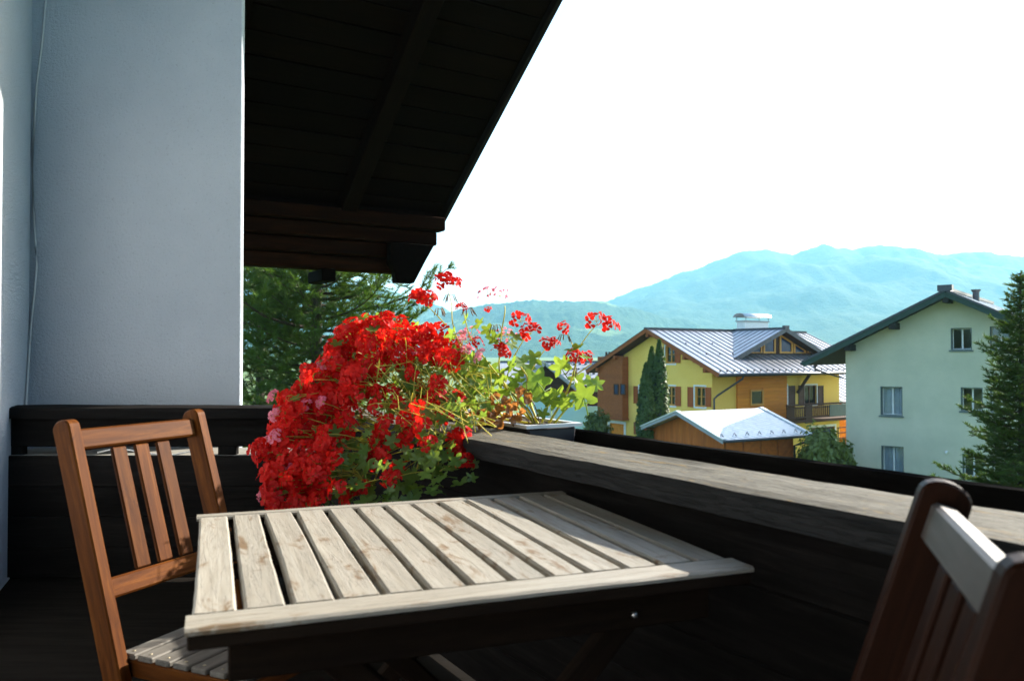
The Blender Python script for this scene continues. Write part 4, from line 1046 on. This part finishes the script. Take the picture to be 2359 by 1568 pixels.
# ------------------------------------------------------------------ timber garage in front of it
def garage():
    b = R(28); q = at(1667, 1014, 33); root = empty('garage', (q.x, q.y, GZ), b)
    ze, L, hw = q.z - GZ, 5.15, 2.96; zr = ze + 1.0; sl = 1.0 / hw
    m = MB(); m.slab((0, 0, ze), (L, 0, ze), (L, hw, zr), (0, hw, zr), .10); m.slab((L, 2 * hw, ze), (0, 2 * hw, ze), (0, hw, zr), (L, hw, zr), .10)
    roof = m.build('roof', 'roof_metal_pale', root)
    sd = Vector((0, hw, zr - ze)); S = sd.length; sdn = sd.normalized(); nz = Vector((1, 0, 0)).cross(sdn)
    # diamond shingles on the slope facing the balcony
    pw, ph = .43, .36; t = MB()
    t.add([(0, -ph * .5, .016), (pw * .49, 0, .012), (0, ph * .5, .006), (-pw * .49, 0, .012), (0, -ph * .5, .003), (pw * .49, 0, .002), (0, ph * .5, .001), (-pw * .49, 0, .002)], [(0, 1, 2, 3), (0, 4, 5, 1), (1, 5, 6, 2), (2, 6, 7, 3), (3, 7, 4, 0)])
    tm = t.mesh('shingle', 'roof_metal_pale'); row = 0; s = ph * .5 + .04
    while s < S - ph * .45:
        u = .25 + (pw / 2 if row % 2 else 0)
        while u < L - .22:
            M = Matrix.Identity(4); p = Vector((u, 0, ze)) + sdn * s
            for k in range(3): M[k][0], M[k][1], M[k][2], M[k][3] = (1, 0, 0)[k], sdn[k], nz[k], p[k]
            link('shingle', tm, roof, M); u += pw
        s += ph * .5; row += 1
    for v0, v1, z0, z1 in ((0, hw, ze, zr), (2 * hw, hw, ze, zr)):
        for u in (.03, L - .03):
            beam('verge_flashing', (u, v0, z0 + .03), (u, v1, z1 + .03), .2, .05, 'roof_metal_pale', roof, (0, 0, 1), 0)
            beam('verge_board', (u - (.06 if u < 1 else -.06), v0, z0 - .09), (u - (.06 if u < 1 else -.06), v1, z1 - .09), .04, .12, 'roof_grey', roof, (0, 0, 1), 0)
    m = MB(); m.tube([(-.05, -.06, ze - .05), (L + .12, -.06, ze - .05)], .06, 8); m.build('gutter', 'roof_metal_dark', roof, True)
    g = MB(); g.tube([(-.11, 0, .01), (0, .05, .16), (.11, 0, .01)], .011, 4); g.tube([(-.05, .08, .12), (.05, -.02, .05)], .011, 4); gm = g.mesh('snow_guard', 'roof_metal_dark')
    for i in range(7):
        p = Vector((.15 + i * .72, 0, ze)) + sdn * .3; link('snow_guard', gm, roof, frame_m(p, (1, 0, 0), nz))
    ov = .55
    und = lambda v: ze + sl * (v if v < hw else 2 * hw - v) - .12
    # boarded gable, doors with chevron boarding, closed back
    ga = Facade(root, (ov, 0, 0), (0, 1, 0), (-1, 0, 0)); fr = Facade(root, (0, ov, 0), (1, 0, 0), (0, -1, 0))
    v0, v1 = ov, 2 * hw - ov
    m = MB(); m.prism([ga.P(v0, 0), ga.P(v1, 0), ga.P(v1, und(v1)), ga.P(hw, und(hw)), ga.P(v0, und(v0))], (.06, 0, 0)); wo = m.build('wall', 'clad_brown', root)
    n = 26; w = (v1 - v0) / n
    for i in range(n):
        c = v0 + w * (i + .5); z = min(und(c - w / 2), und(c + w / 2)) - .02
        beam('board', ga.P(c, 0, .013), ga.P(c, z, .013), w - .014, .022, 'clad_red', wo, (1, 0, 0), .003)
    m = MB(); m.box(ov + .062, L - ov, ov, ov + .06, 0, und(ov)); wf = m.build('wall', 'clad_brown', root)
    nd = 4; dwid = (L - 2 * ov) / nd
    for k in range(nd):
        u0 = ov + .08 + dwid * k; sgn = 1 if k % 2 else -1; u1 = u0 + dwid - .1
        for j in range(-8, 14):
            zz = und(ov) - .1 - j * .17
            pa, pb = (u0, zz), (u1, zz + sgn * (u1 - u0))
            poly = clip([(u0, zz - .11), (u1, zz - .11 + sgn * (u1 - u0)), (u1, zz + .10 + sgn * (u1 - u0)), (u0, zz + .10)], [(u0, .3), (u1, .3), (u1, und(ov) - .06), (u0, und(ov) - .06)])
            if len(poly) > 2:
                mm = MB(); mm.prism([fr.P(p[0], p[1], .004 + .004 * (j % 2)) for p in poly], tuple(fr.n * .02)); mm.build('door_board', 'clad_red', wf)
    m = MB(); m.box(L - ov - .06, L - ov, ov + .062, 2 * hw - ov, 0, und(ov)); m.box(ov + .062, L - ov - .062, 2 * hw - ov - .06, 2 * hw - ov, 0, und(ov)); m.build('wall', 'clad_brown', root)
    for v in (hw, v0, v1):
        beam('purlin', (.05, v, und(v) - .02), (ov, v, und(v) - .02), .12, .14, 'clad_brown', root, (0, 0, 1), .01)
    m = MB(); m.tube([(L - .35, -.04, ze - .1), (L - .33, 0, ze - .3), (L - .5, .25, ze - .42), (L - ov - .05, ov - .12, ze - .5), (L - ov - .05, ov - .12, .1)], .05, 8); m.build('rain_pipe', 'roof_metal_dark', root, True)
    tag(root, 'orange timber garage with white shingled roof in front of the yellow house', 'garage')
garage()

# ------------------------------------------------------------------ pale green house
def green_house():
    root = empty('green_house', (15.7, 37.5, GZ), R(-39))
    za, zl, xa, xe = 3.84 - GZ, .77 - GZ, 4.4, -1.66; hw = xa - xe; sl = (za - zl) / hw; L0, L1 = -1.0, 11.0; xr = xa + hw
    m = MB(); m.slab((xe, L0, zl), (xa, L0, za), (xa, L1, za), (xe, L1, zl), .16); m.slab((xa, L0, za), (xr, L0, zl), (xr, L1, zl), (xa, L1, za), .16)
    roof = m.build('roof', 'soffit_black', root)
    for sg in (-1, 1):
        s2 = Vector((-sg * hw, 0, za - zl)); panels(roof, (xa + sg * hw, L0, zl), (0, 1, 0), L1 - L0, s2, s2.length, 16, 'roof_metal_pale', .03)
        beam('verge_board', (xa + sg * hw, L0 - .02, zl - .13), (xa, L0 - .02, za - .13), .06, .26, 'green_fascia', roof, (0, 0, 1), 0)
        beam('verge_flashing', (xa + sg * hw, L0 - .03, zl + .02), (xa, L0 - .03, za + .02), .12, .09, 'roof_metal_dark', roof, (0, 0, 1), 0)
    m = MB(); m.box(xa - .16, xa + .16, L0 - .08, L1, za + .01, za + .13); m.box(xa - .28, xa + .28, L0 - .14, L0 + .3, za - .02, za + .24); m.build('ridge_cap', 'roof_metal_dark', roof)
    m = MB(); m.tube([(xa + .5, 3.2, za - .4), (xa + .5, 3.2, za + .15), (xa + .5, 3.2, za + .28)], [.14, .14, .22], 10); m.build('vent_pipe', 'roof_metal_dark', roof)
    m = MB(); m.tube([(xe - .05, L0, zl - .1), (xe - .05, L1, zl - .1)], .08, 8); m.build('gutter', 'roof_metal_dark', roof, True)
    m = MB(); m.tube([(xe + .02, .6, zl - .1), (xe + .05, .6, zl - .4), (-.12, .7, zl - .85), (-.12, .7, 0.1)], .05, 8); m.build('rain_pipe', 'roof_metal_dark', root, True)
    und = lambda x: za - sl * abs(x - xa) - .2
    f = Facade(root, (0, 0, 0), (1, 0, 0), (0, -1, 0)); W = 8.8
    px = [(2028, 890, 2079, 957), (2190, 755, 2239, 806), (2280, 751, 2331, 805), (2213, 892, 2264, 947), (2281, 892, 2330, 950), (2030, 1027, 2082, 1096), (2217, 1045, 2266, 1100), (2285, 1048, 2336, 1106)]
    rs = [f.rect(*p) for p in px]; rs = [r for r in rs if r[2] < W - .1]
    f.wall([(0, 0), (W, 0), (W, und(W)), (xa, und(xa)), (0, und(0))], rs, 'mint_render', .42)
    for i, r in enumerate(rs):
        f.window(r, .36, .065, 'white_trim', 'window_glass', 1, 0, (0, 1, .0) if i in (0, 5) else None, None, .1, 'grey_paint')
        m = f.ring((r[0] + .003, r[1] + .003, r[2] - .003, r[3] - .003), .03, -.295, -.006); m.build('window_surround', 'grey_paint', root)
    for x in (.35, 2.25, xa, xa + 2.2):
        z = und(x) - .16
        beam('purlin', (x, -.95, z), (x, .0, z), .26, .30, 'soffit_black', root, (0, 0, 1), .02)
    m = MB(); m.add([(0, 0, 0), (0, 10.2, 0), (0, 10.2, und(0)), (0, 0, und(0))], [(0, 1, 2, 3)]); m.add([(W, 0, 0), (W, 10.2, 0), (W, 10.2, und(W)), (W, 0, und(W))], [(0, 1, 2, 3)])
    m.add([(0, 10.2, 0), (W, 10.2, 0), (W, 10.2, und(W)), (xa, 10.2, und(xa)), (0, 10.2, und(0))], [(0, 1, 2, 3, 4)]); m.build('wall', 'mint_render', root)
    u, z = f.px(2181, 1040); m = MB(); m.tube([f.P(u, z, .0), f.P(u, z, .12), f.P(u, z - .06, .16)], .05, 8); m.build('wall_lamp', 'white_trim', root)
    tag(root, 'pale green three-storey house with dark gable roof at the right', 'house')
green_house()

# ------------------------------------------------------------------ pale blue house and a far roof
def blue_house():
    c = at(1290, 900, 58); root = empty('blue_house', (c.x, c.y, GZ))
    def X(x, Y): return at(x, 800, Y).x - c.x
    def Z(y, Y): return at(1290, y, Y).z - GZ
    zr, ze = Z(833, 66), Z(893, 60.5)
    x0, x1 = X(1150, 62), X(1420, 62); yr, ye = 66 - 58, 60.5 - 58
    m = MB(); m.slab((x0, ye, ze), (x1, ye, ze), (x1, yr, zr), (x0, yr, zr), .2); m.slab((x0, yr, zr), (x1, yr, zr), (x1, 2 * yr - ye, ze), (x0, 2 * yr - ye, ze), .2)
    roof = m.build('roof', 'roof_grey', root)
    m = MB(); m.box(x0, x1, yr - .15, yr + .15, zr, zr + .08); m.build('ridge_cap', 'roof_metal_dark', roof)
    g = MB(); g.box(-.1, .1, -.03, .03, 0, .1); gm = g.mesh('snow_guard', 'roof_metal_dark'); nz = Vector((0, -(zr - ze), yr - ye)).normalized()
    for j in range(5):
        for i in range(12):
            t = .12 + j * .19; p = Vector((x0 + (x1 - x0) * (.42 + .05 * i) + (.25 if j % 2 else 0), ye + (yr - ye) * t, ze + (zr - ze) * t)); link('snow_guard', gm, roof, frame_m(p, (1, 0, 0), nz))
    # cross gable facing the camera
    ga, gz = X(1256, 57), Z(835, 57); gl, gr, gzl = X(1185, 57), X(1328, 57), Z(894, 57)
    m = MB(); m.slab((gl, -1, gzl), (ga, -1, gz), (ga, 7, gz), (gl, 7, gzl), .18); m.slab((ga, -1, gz), (gr, -1, gzl), (gr, 7, gzl), (ga, 7, gz), .18); r2 = m.build('cross_roof', 'roof_grey', root)
    for e, sg in ((gl, -1), (gr, 1)):
        s2 = Vector((ga - e, 0, gz - gzl)); panels(r2, (e, -1, gzl), (0, 1, 0), 8, s2, s2.length, 12, 'roof_metal', .05)
        beam('verge_board', (e, -1.03, gzl - .05), (ga, -1.03, gz - .05), .06, .22, 'roof_metal', r2, (0, 0, 1), 0)
    sl = (gz - gzl) / (gr - ga)
    wl, wr = X(1206, 58), X(1352, 58); zs = Z(907, 58)
    f = Facade(root, (0, 0, 0), (1, 0, 0), (0, -1, 0))
    m = MB(); hb = (gz - .25 - zs) / sl; m.prism([f.P(ga - hb, zs), f.P(ga + hb, zs), f.P(ga, gz - .25)], (0, .2, 0)); m.build('gable_boarding', 'clad_dark', root)
    w = f.rect(1291, 912, 1305, 938); d = f.rect(1266, 941, 1276, 985)
    f.wall([(wl, 0), (wr, 0), (wr, zs), (wl, zs)], [w, d], 'pale_blue_render', .2)
    f.window(w, .15, .1, 'frame_orange', 'window_glass', 0, 0, None, 'white_trim', .16); f.window(d, .15, .1, 'white_trim', 'window_glass', 0, 0, None, 'white_trim', .1)
    m = MB(); f.bx(m, (wl, zs, wr, zs + .25), .0, .12); m.build('fascia', 'clad_brown', root)
    m = MB(); m.add([(wr, 0, 0), (wr, 9, 0), (wr, 9, zs), (wr, 0, zs)], [(0, 1, 2, 3)]); m.add([(wl, 0, 0), (wl, 9, 0), (wl, 9, zs), (wl, 0, zs)], [(0, 1, 2, 3)]); m.build('wall', 'pale_blue_render', root)
    # balcony wing to the right: pale parapet, dark timber above
    xr = X(1420, 59.5); zp, zt = Z(936, 59.5), Z(900, 59.5)
    m = MB(); m.box(wr + .01, xr, 1.5, 2.0, 0, zp); m.build('parapet', 'pale_blue_render', root)
    m = MB(); m.box(wr + .01, xr, 2.1, 2.4, zp - .3, ze + .2); m.build('timber_wall', 'clad_dark', root)
    m = MB(); m.box(X(1344, 58.5), X(1353, 58.5), .5, 1.2, zp, zt + .1); m.build('timber_post', 'clad_orange', root)
    f3 = Facade(root, (0, 1.5, 0), (1, 0, 0), (0, -1, 0)); r = f3.rect(1375, 951, 1391, 962); w = f3.ring(r, .08, .003, .04).build('window', 'white_trim', root)
    m = MB(); f3.bx(m, r, .002, .008); m.build('pane', 'window_glass_blue', w)
    # chimney with three pots
    a, b = X(1391, 66), X(1419, 66); zc = Z(819, 66)
    m = MB(); m.box(a, b, yr - .5, yr + .5, zr - .6, zc); ch = m.build('chimney', 'roof_grey', root)
    for x in (1397, 1404, 1410):
        m = MB(); m.tube([(X(x, 66), yr, zc), (X(x, 66), yr, zc + .32)], .1, 8); m.build('chimney_pot', 'clad_dark', ch)
    tag(root, 'pale blue house with grey roof and dark timber gable behind the flowers', 'house')
blue_house()
def far_house():
    c = at(1965, 900, 66); root = empty('far_house', (c.x, c.y, GZ), R(33))
    z0, z1 = at(1940, 925, 66).z - GZ, at(1940, 862, 66).z - GZ
    m = MB(); m.slab((-5, -3.2, z0), (6, -3.2, z0), (6, 2, z1), (-5, 2, z1), .2); m.slab((-5, 2, z1), (6, 2, z1), (6, 7, z0), (-5, 7, z0), .2); roof = m.build('roof', 'roof_metal', root)
    sd = Vector((0, 5.2, z1 - z0)); panels(roof, (-5, -3.2, z0), (1, 0, 0), 11, sd, sd.length, 16, 'roof_metal')
    m = MB(); m.box(-4.2, 5.2, -2.2, 6, 0, z0 + .2); m.build('wall', 'clad_orange', root)
    tag(root, 'house with blue-grey metal roof glimpsed between yellow and green houses', 'house')
far_house()

# ------------------------------------------------------------------ trees and shrubs
def needle_tuft(m, p, d, L, n, r, wid=.006, spread=.8):
    d = Vector(d).normalized(); a = d.orthogonal().normalized(); b = d.cross(a)
    for k in range(n):
        an = r.uniform(0, 6.28); sp = spread * r.uniform(.35, 1)
        o = a * math.cos(an) + b * math.sin(an)
        q = p + d * r.uniform(-.4, .5) * L
        e = q + (d + o * sp).normalized() * L * r.uniform(.7, 1.1)
        s = (e - q).cross(Vector((r.uniform(-1, 1), r.uniform(-1, 1), r.uniform(-1, 1)))).normalized() * wid
        base = len(m.v); m.v += [tuple(q - s), tuple(q + s), tuple(e)]; m.f.append((base, base + 1, base + 2))
def raw(m, name, mat, parent):
    me = bpy.data.meshes.new(name); me.from_pydata(m.v, [], m.f); me.materials.append(MATS[mat]); return link(name, me, parent)
def conifer(name, base, H, z_low, prof, n_br, label, seed, mat, tuft, droop=.1, upturn=.2, lean=0, twig_gap=.16, jitter=.25, sub=.55, side=None, cat='tree', vert=1.0):
    """tapered trunk, limbs in loose whorls, side twigs and needle tufts; prof(t) = limb length at height fraction t"""
    r = random.Random(seed); root = empty(name, base)
    tr = MB(); tr.tube([(lean * H * t * .3, 0, H * t) for t in [i / 10 for i in range(11)]], [max(.012, H * .017 * (1 - t) + .01) for t in [i / 10 for i in range(11)]], 9)
    to = tr.build('trunk', 'bark', root, True)
    lim = MB(); fol = MB()
    for i in range(n_br):
        t = z_low + (1 - z_low) * ((i + r.random()) / n_br) ** .9
        L = prof(t) * r.uniform(1 - jitter, 1 + jitter * .6)
        if L < .05: continue
        az = i * 2.39996 + r.uniform(-.4, .4)
        if side and r.random() < .45: az = side + r.uniform(-1.1, 1.1)
        o = Vector((math.cos(az), math.sin(az), 0)); p0 = Vector((lean * H * t * .3, 0, H * t))
        pts = []
        for k in range(7):
            q = k / 6; pts.append(p0 + o * (L * q) + Vector((0, 0, L * (-droop * q + upturn * q * q))) + Vector((r.uniform(-1, 1), r.uniform(-1, 1), r.uniform(-1, 1))) * .03 * L * q)
        lim.tube(pts, [max(.004, .018 * L * (1 - q / 7) * .9) for q in range(7)], 4, False)
        s = .12 * L; k = 0
        while s < L:
            q = s / L; f = q * 6; i0 = min(int(f), 5); p = pts[i0].lerp(pts[i0 + 1], f - i0); dirn = (pts[i0 + 1] - pts[i0]).normalized()
            for sg in (-1, 1):
                sw = dirn.cross(Vector((0, 0, 1))).normalized() * sg
                l2 = sub * min(L * (1 - q) * .75 + .12, .9) * r.uniform(.6, 1.1)
                td = (dirn * .75 + sw * .8 + Vector((0, 0, r.uniform(-.25, .35) * vert))).normalized()
                e = p + td * l2
                lim.tube([p, e], [.006, .003], 3, False)
                ss = .15 * l2
                while ss < l2 + .02:
                    needle_tuft(fol, p + td * ss, td + Vector((0, 0, .25)), tuft[0] * r.uniform(.8, 1.2), tuft[1], r, tuft[2], tuft[3]); ss += tuft[4]
            needle_tuft(fol, p, dirn + Vector((0, 0, .3)), tuft[0], tuft[1], r, tuft[2], tuft[3])
            s += twig_gap * r.uniform(.8, 1.2)
        needle_tuft(fol, pts[-1], pts[-1] - pts[-2], tuft[0] * 1.1, tuft[1], r, tuft[2], .5)
    lo = raw(lim, 'limbs', 'bark', root); tag(lo, kind='stuff')
    fo = raw(fol, 'crown', mat, root); tag(fo, kind='stuff')
    tag(root, label, cat)
    return len(fol.f)
p = at(730, 800, 15); cnt = conifer('pine_tree', (p.x, p.y, GZ), 12.5, .04, lambda t: 2.5 * (1 - (t - .22) * .62) * (.85 + .3 * math.sin(t * 23)), 250, 'bushy bright green pine tree behind the red flowers', 4, 'pine_needles', (.12, 20, .0066, 1.3, .10), droop=.1, upturn=.42, twig_gap=.19, sub=.85, vert=3.2, jitter=.4)
p = at(600, 800, 17.5); conifer('pine_tree', (p.x, p.y, GZ), 11.5, .04, lambda t: 2.3 * (1 - (t - .2) * .6) * (.85 + .3 * math.sin(t * 19)), 150, 'darker pine tree standing close beside the edge of the white wall', 14, 'fir_needles', (.13, 20, .0075, 1.5, .15), droop=.1, upturn=.4, twig_gap=.2, sub=.8, vert=3.0, jitter=.4)
p = at(2352, 800, 13); cnt2 = conifer('spruce_tree', (p.x, p.y, GZ), 8.35, .10, lambda t: 2.5 * (1 - t) ** .8 * .75 + .05, 330, 'dark green spruce tree at the right edge before the green house', 11, 'fir_needles', (.07, 9, .007, 1.0, .045), droop=.12, upturn=.34, twig_gap=.085, sub=.52, jitter=.5, vert=1.8)
print('needles', cnt, cnt2)

def flakes(m, p, nrm, s, r):
    d = (Vector(nrm) + Vector((r.uniform(-.7, .7), r.uniform(-.7, .7), r.uniform(-.5, .9)))).normalized(); a = d.orthogonal().normalized(); b = d.cross(a)
    an = r.uniform(0, 6.28); u = a * math.cos(an) + b * math.sin(an); v = d.cross(u); k = len(m.v)
    m.v += [tuple(p - u * s * .5), tuple(p + v * s * .32), tuple(p + u * s * .6), tuple(p - v * s * .32)]; m.f.append((k, k + 1, k + 2, k + 3))
def thuja(x_px, ytop, ybot, wpx, Y, label, seed, n=5200):
    r = random.Random(seed); top = at(x_px, ytop, Y); base = Vector((top.x, Y, GZ)); H = top.z - GZ; rad = wpx / FP * Y / 2
    root = empty('columnar_cypress', base); m = MB(); core = MB()
    prof = lambda t: rad * (min(1, (t / .12)) ** .5 if t < .12 else 1) * (1 - max(0, (t - .5) / .5) ** 2.2) + .03
    nr = 20; ns = 14
    for j in range(nr + 1):
        t = j / nr
        for i in range(ns):
            a = 2 * math.pi * i / ns; q = prof(t) * (.80 + .14 * mnoise.noise(Vector((math.cos(a) * 2 + seed, math.sin(a) * 2, t * 9))))
            core.v.append((math.cos(a) * q, math.sin(a) * q, H * (.01 + .96 * t)))
    for j in range(nr):
        for i in range(ns): core.f.append((j * ns + i, j * ns + (i + 1) % ns, (j + 1) * ns + (i + 1) % ns, (j + 1) * ns + i))
    core.build('trunk_mass', 'bark_core', root, True)
    for k in range(n):
        t = r.random(); a = r.uniform(0, 6.28)
        lump = 1 + .22 * mnoise.noise(Vector((math.cos(a) * 2.2 + seed, math.sin(a) * 2.2, t * H * 1.3)))
        q = prof(t) * lump * r.uniform(.84, 1.05)
        flakes(m, Vector((math.cos(a) * q, math.sin(a) * q, H * (.02 + .98 * t))), (math.cos(a), math.sin(a), .7), r.uniform(.10, .20), r)
    o = raw(m, 'crown', 'thuja_foliage', root); tag(o, kind='stuff')
    tag(root, label, 'tree', 'columnar cypresses before the yellow house')
thuja(1519, 782, 985, 42, 38.6, 'tallest slender cypress, rightmost of three before the yellow gable', 1)
thuja(1502, 798, 985, 44, 39.0, 'middle slender cypress of three before the yellow gable', 2)
thuja(1488, 836, 985, 42, 38.2, 'shortest slender cypress, leftmost of three before the yellow gable', 3)

def bush(x, y, rx, rz, Y, label, seed, n=2200, leaf=.21):
    r = random.Random(seed); c = at(x, y, Y); root = empty('shrub', (c.x, c.y, GZ)); m = MB(); st = MB(); cz = c.z - GZ
    for k in range(12):
        a = k * .9; st.tube([(0, 0, 0), (math.cos(a) * rx * .3, math.sin(a) * rx * .3, cz * .6), (math.cos(a) * rx * .6, math.sin(a) * rx * .6, cz + rz * .4)], [.04, .025, .01], 4, False)
    raw(st, 'stems', 'bark', root)
    for k in range(n):
        d = Vector((r.gauss(0, 1), r.gauss(0, 1), r.gauss(0, 1))).normalized()
        lump = .80 + .75 * mnoise.noise(d * 2.7 + Vector((seed, 0, 0)))
        q = r.uniform(.55, 1.0) ** .5 * lump
        p = Vector((d.x * rx * q, d.y * rx * q, cz + d.z * rz * q))
        flakes(m, p, d, leaf * r.uniform(.6, 1.3), r)
    lowest = GZ
    for k in range(n // 3):
        a = r.uniform(0, 6.28); q = rx * r.uniform(.3, .9); flakes(m, Vector((math.cos(a) * q, math.sin(a) * q, r.uniform(.1, max(.2, cz)))), (math.cos(a), math.sin(a), .2), leaf, r)
    o = raw(m, 'crown', 'bush_foliage', root); tag(o, kind='stuff'); tag(root, label, 'shrub', 'garden shrubs by the houses')
bush(1896, 1040, .95, 1.05, 34, 'round leafy shrub beside the corner of the green house', 3)
bush(1935, 1058, .7, .8, 35.4, 'yellowish shrub pressed against the green house wall', 8, 1600)
bush(1378, 978, .9, .95, 50, 'dark shrub between the pale blue and yellow houses', 5, 1800)

# ------------------------------------------------------------------ air
hz, n, l = new_mat('valley_haze')
pv = n.new('ShaderNodeVolumePrincipled'); pv.inputs['Color'].default_value = (.35, .77, 1.0, 1); pv.inputs['Density'].default_value = .00014
pv.inputs['Anisotropy'].default_value = .1
o = n.new('ShaderNodeOutputMaterial'); l.new(pv.outputs[0], o.inputs['Volume'])
m = MB(); m.box(-7200, 7200, -7000, 7400, GZ - 14, 630)
tag(m.build('haze', hz), kind='stuff')
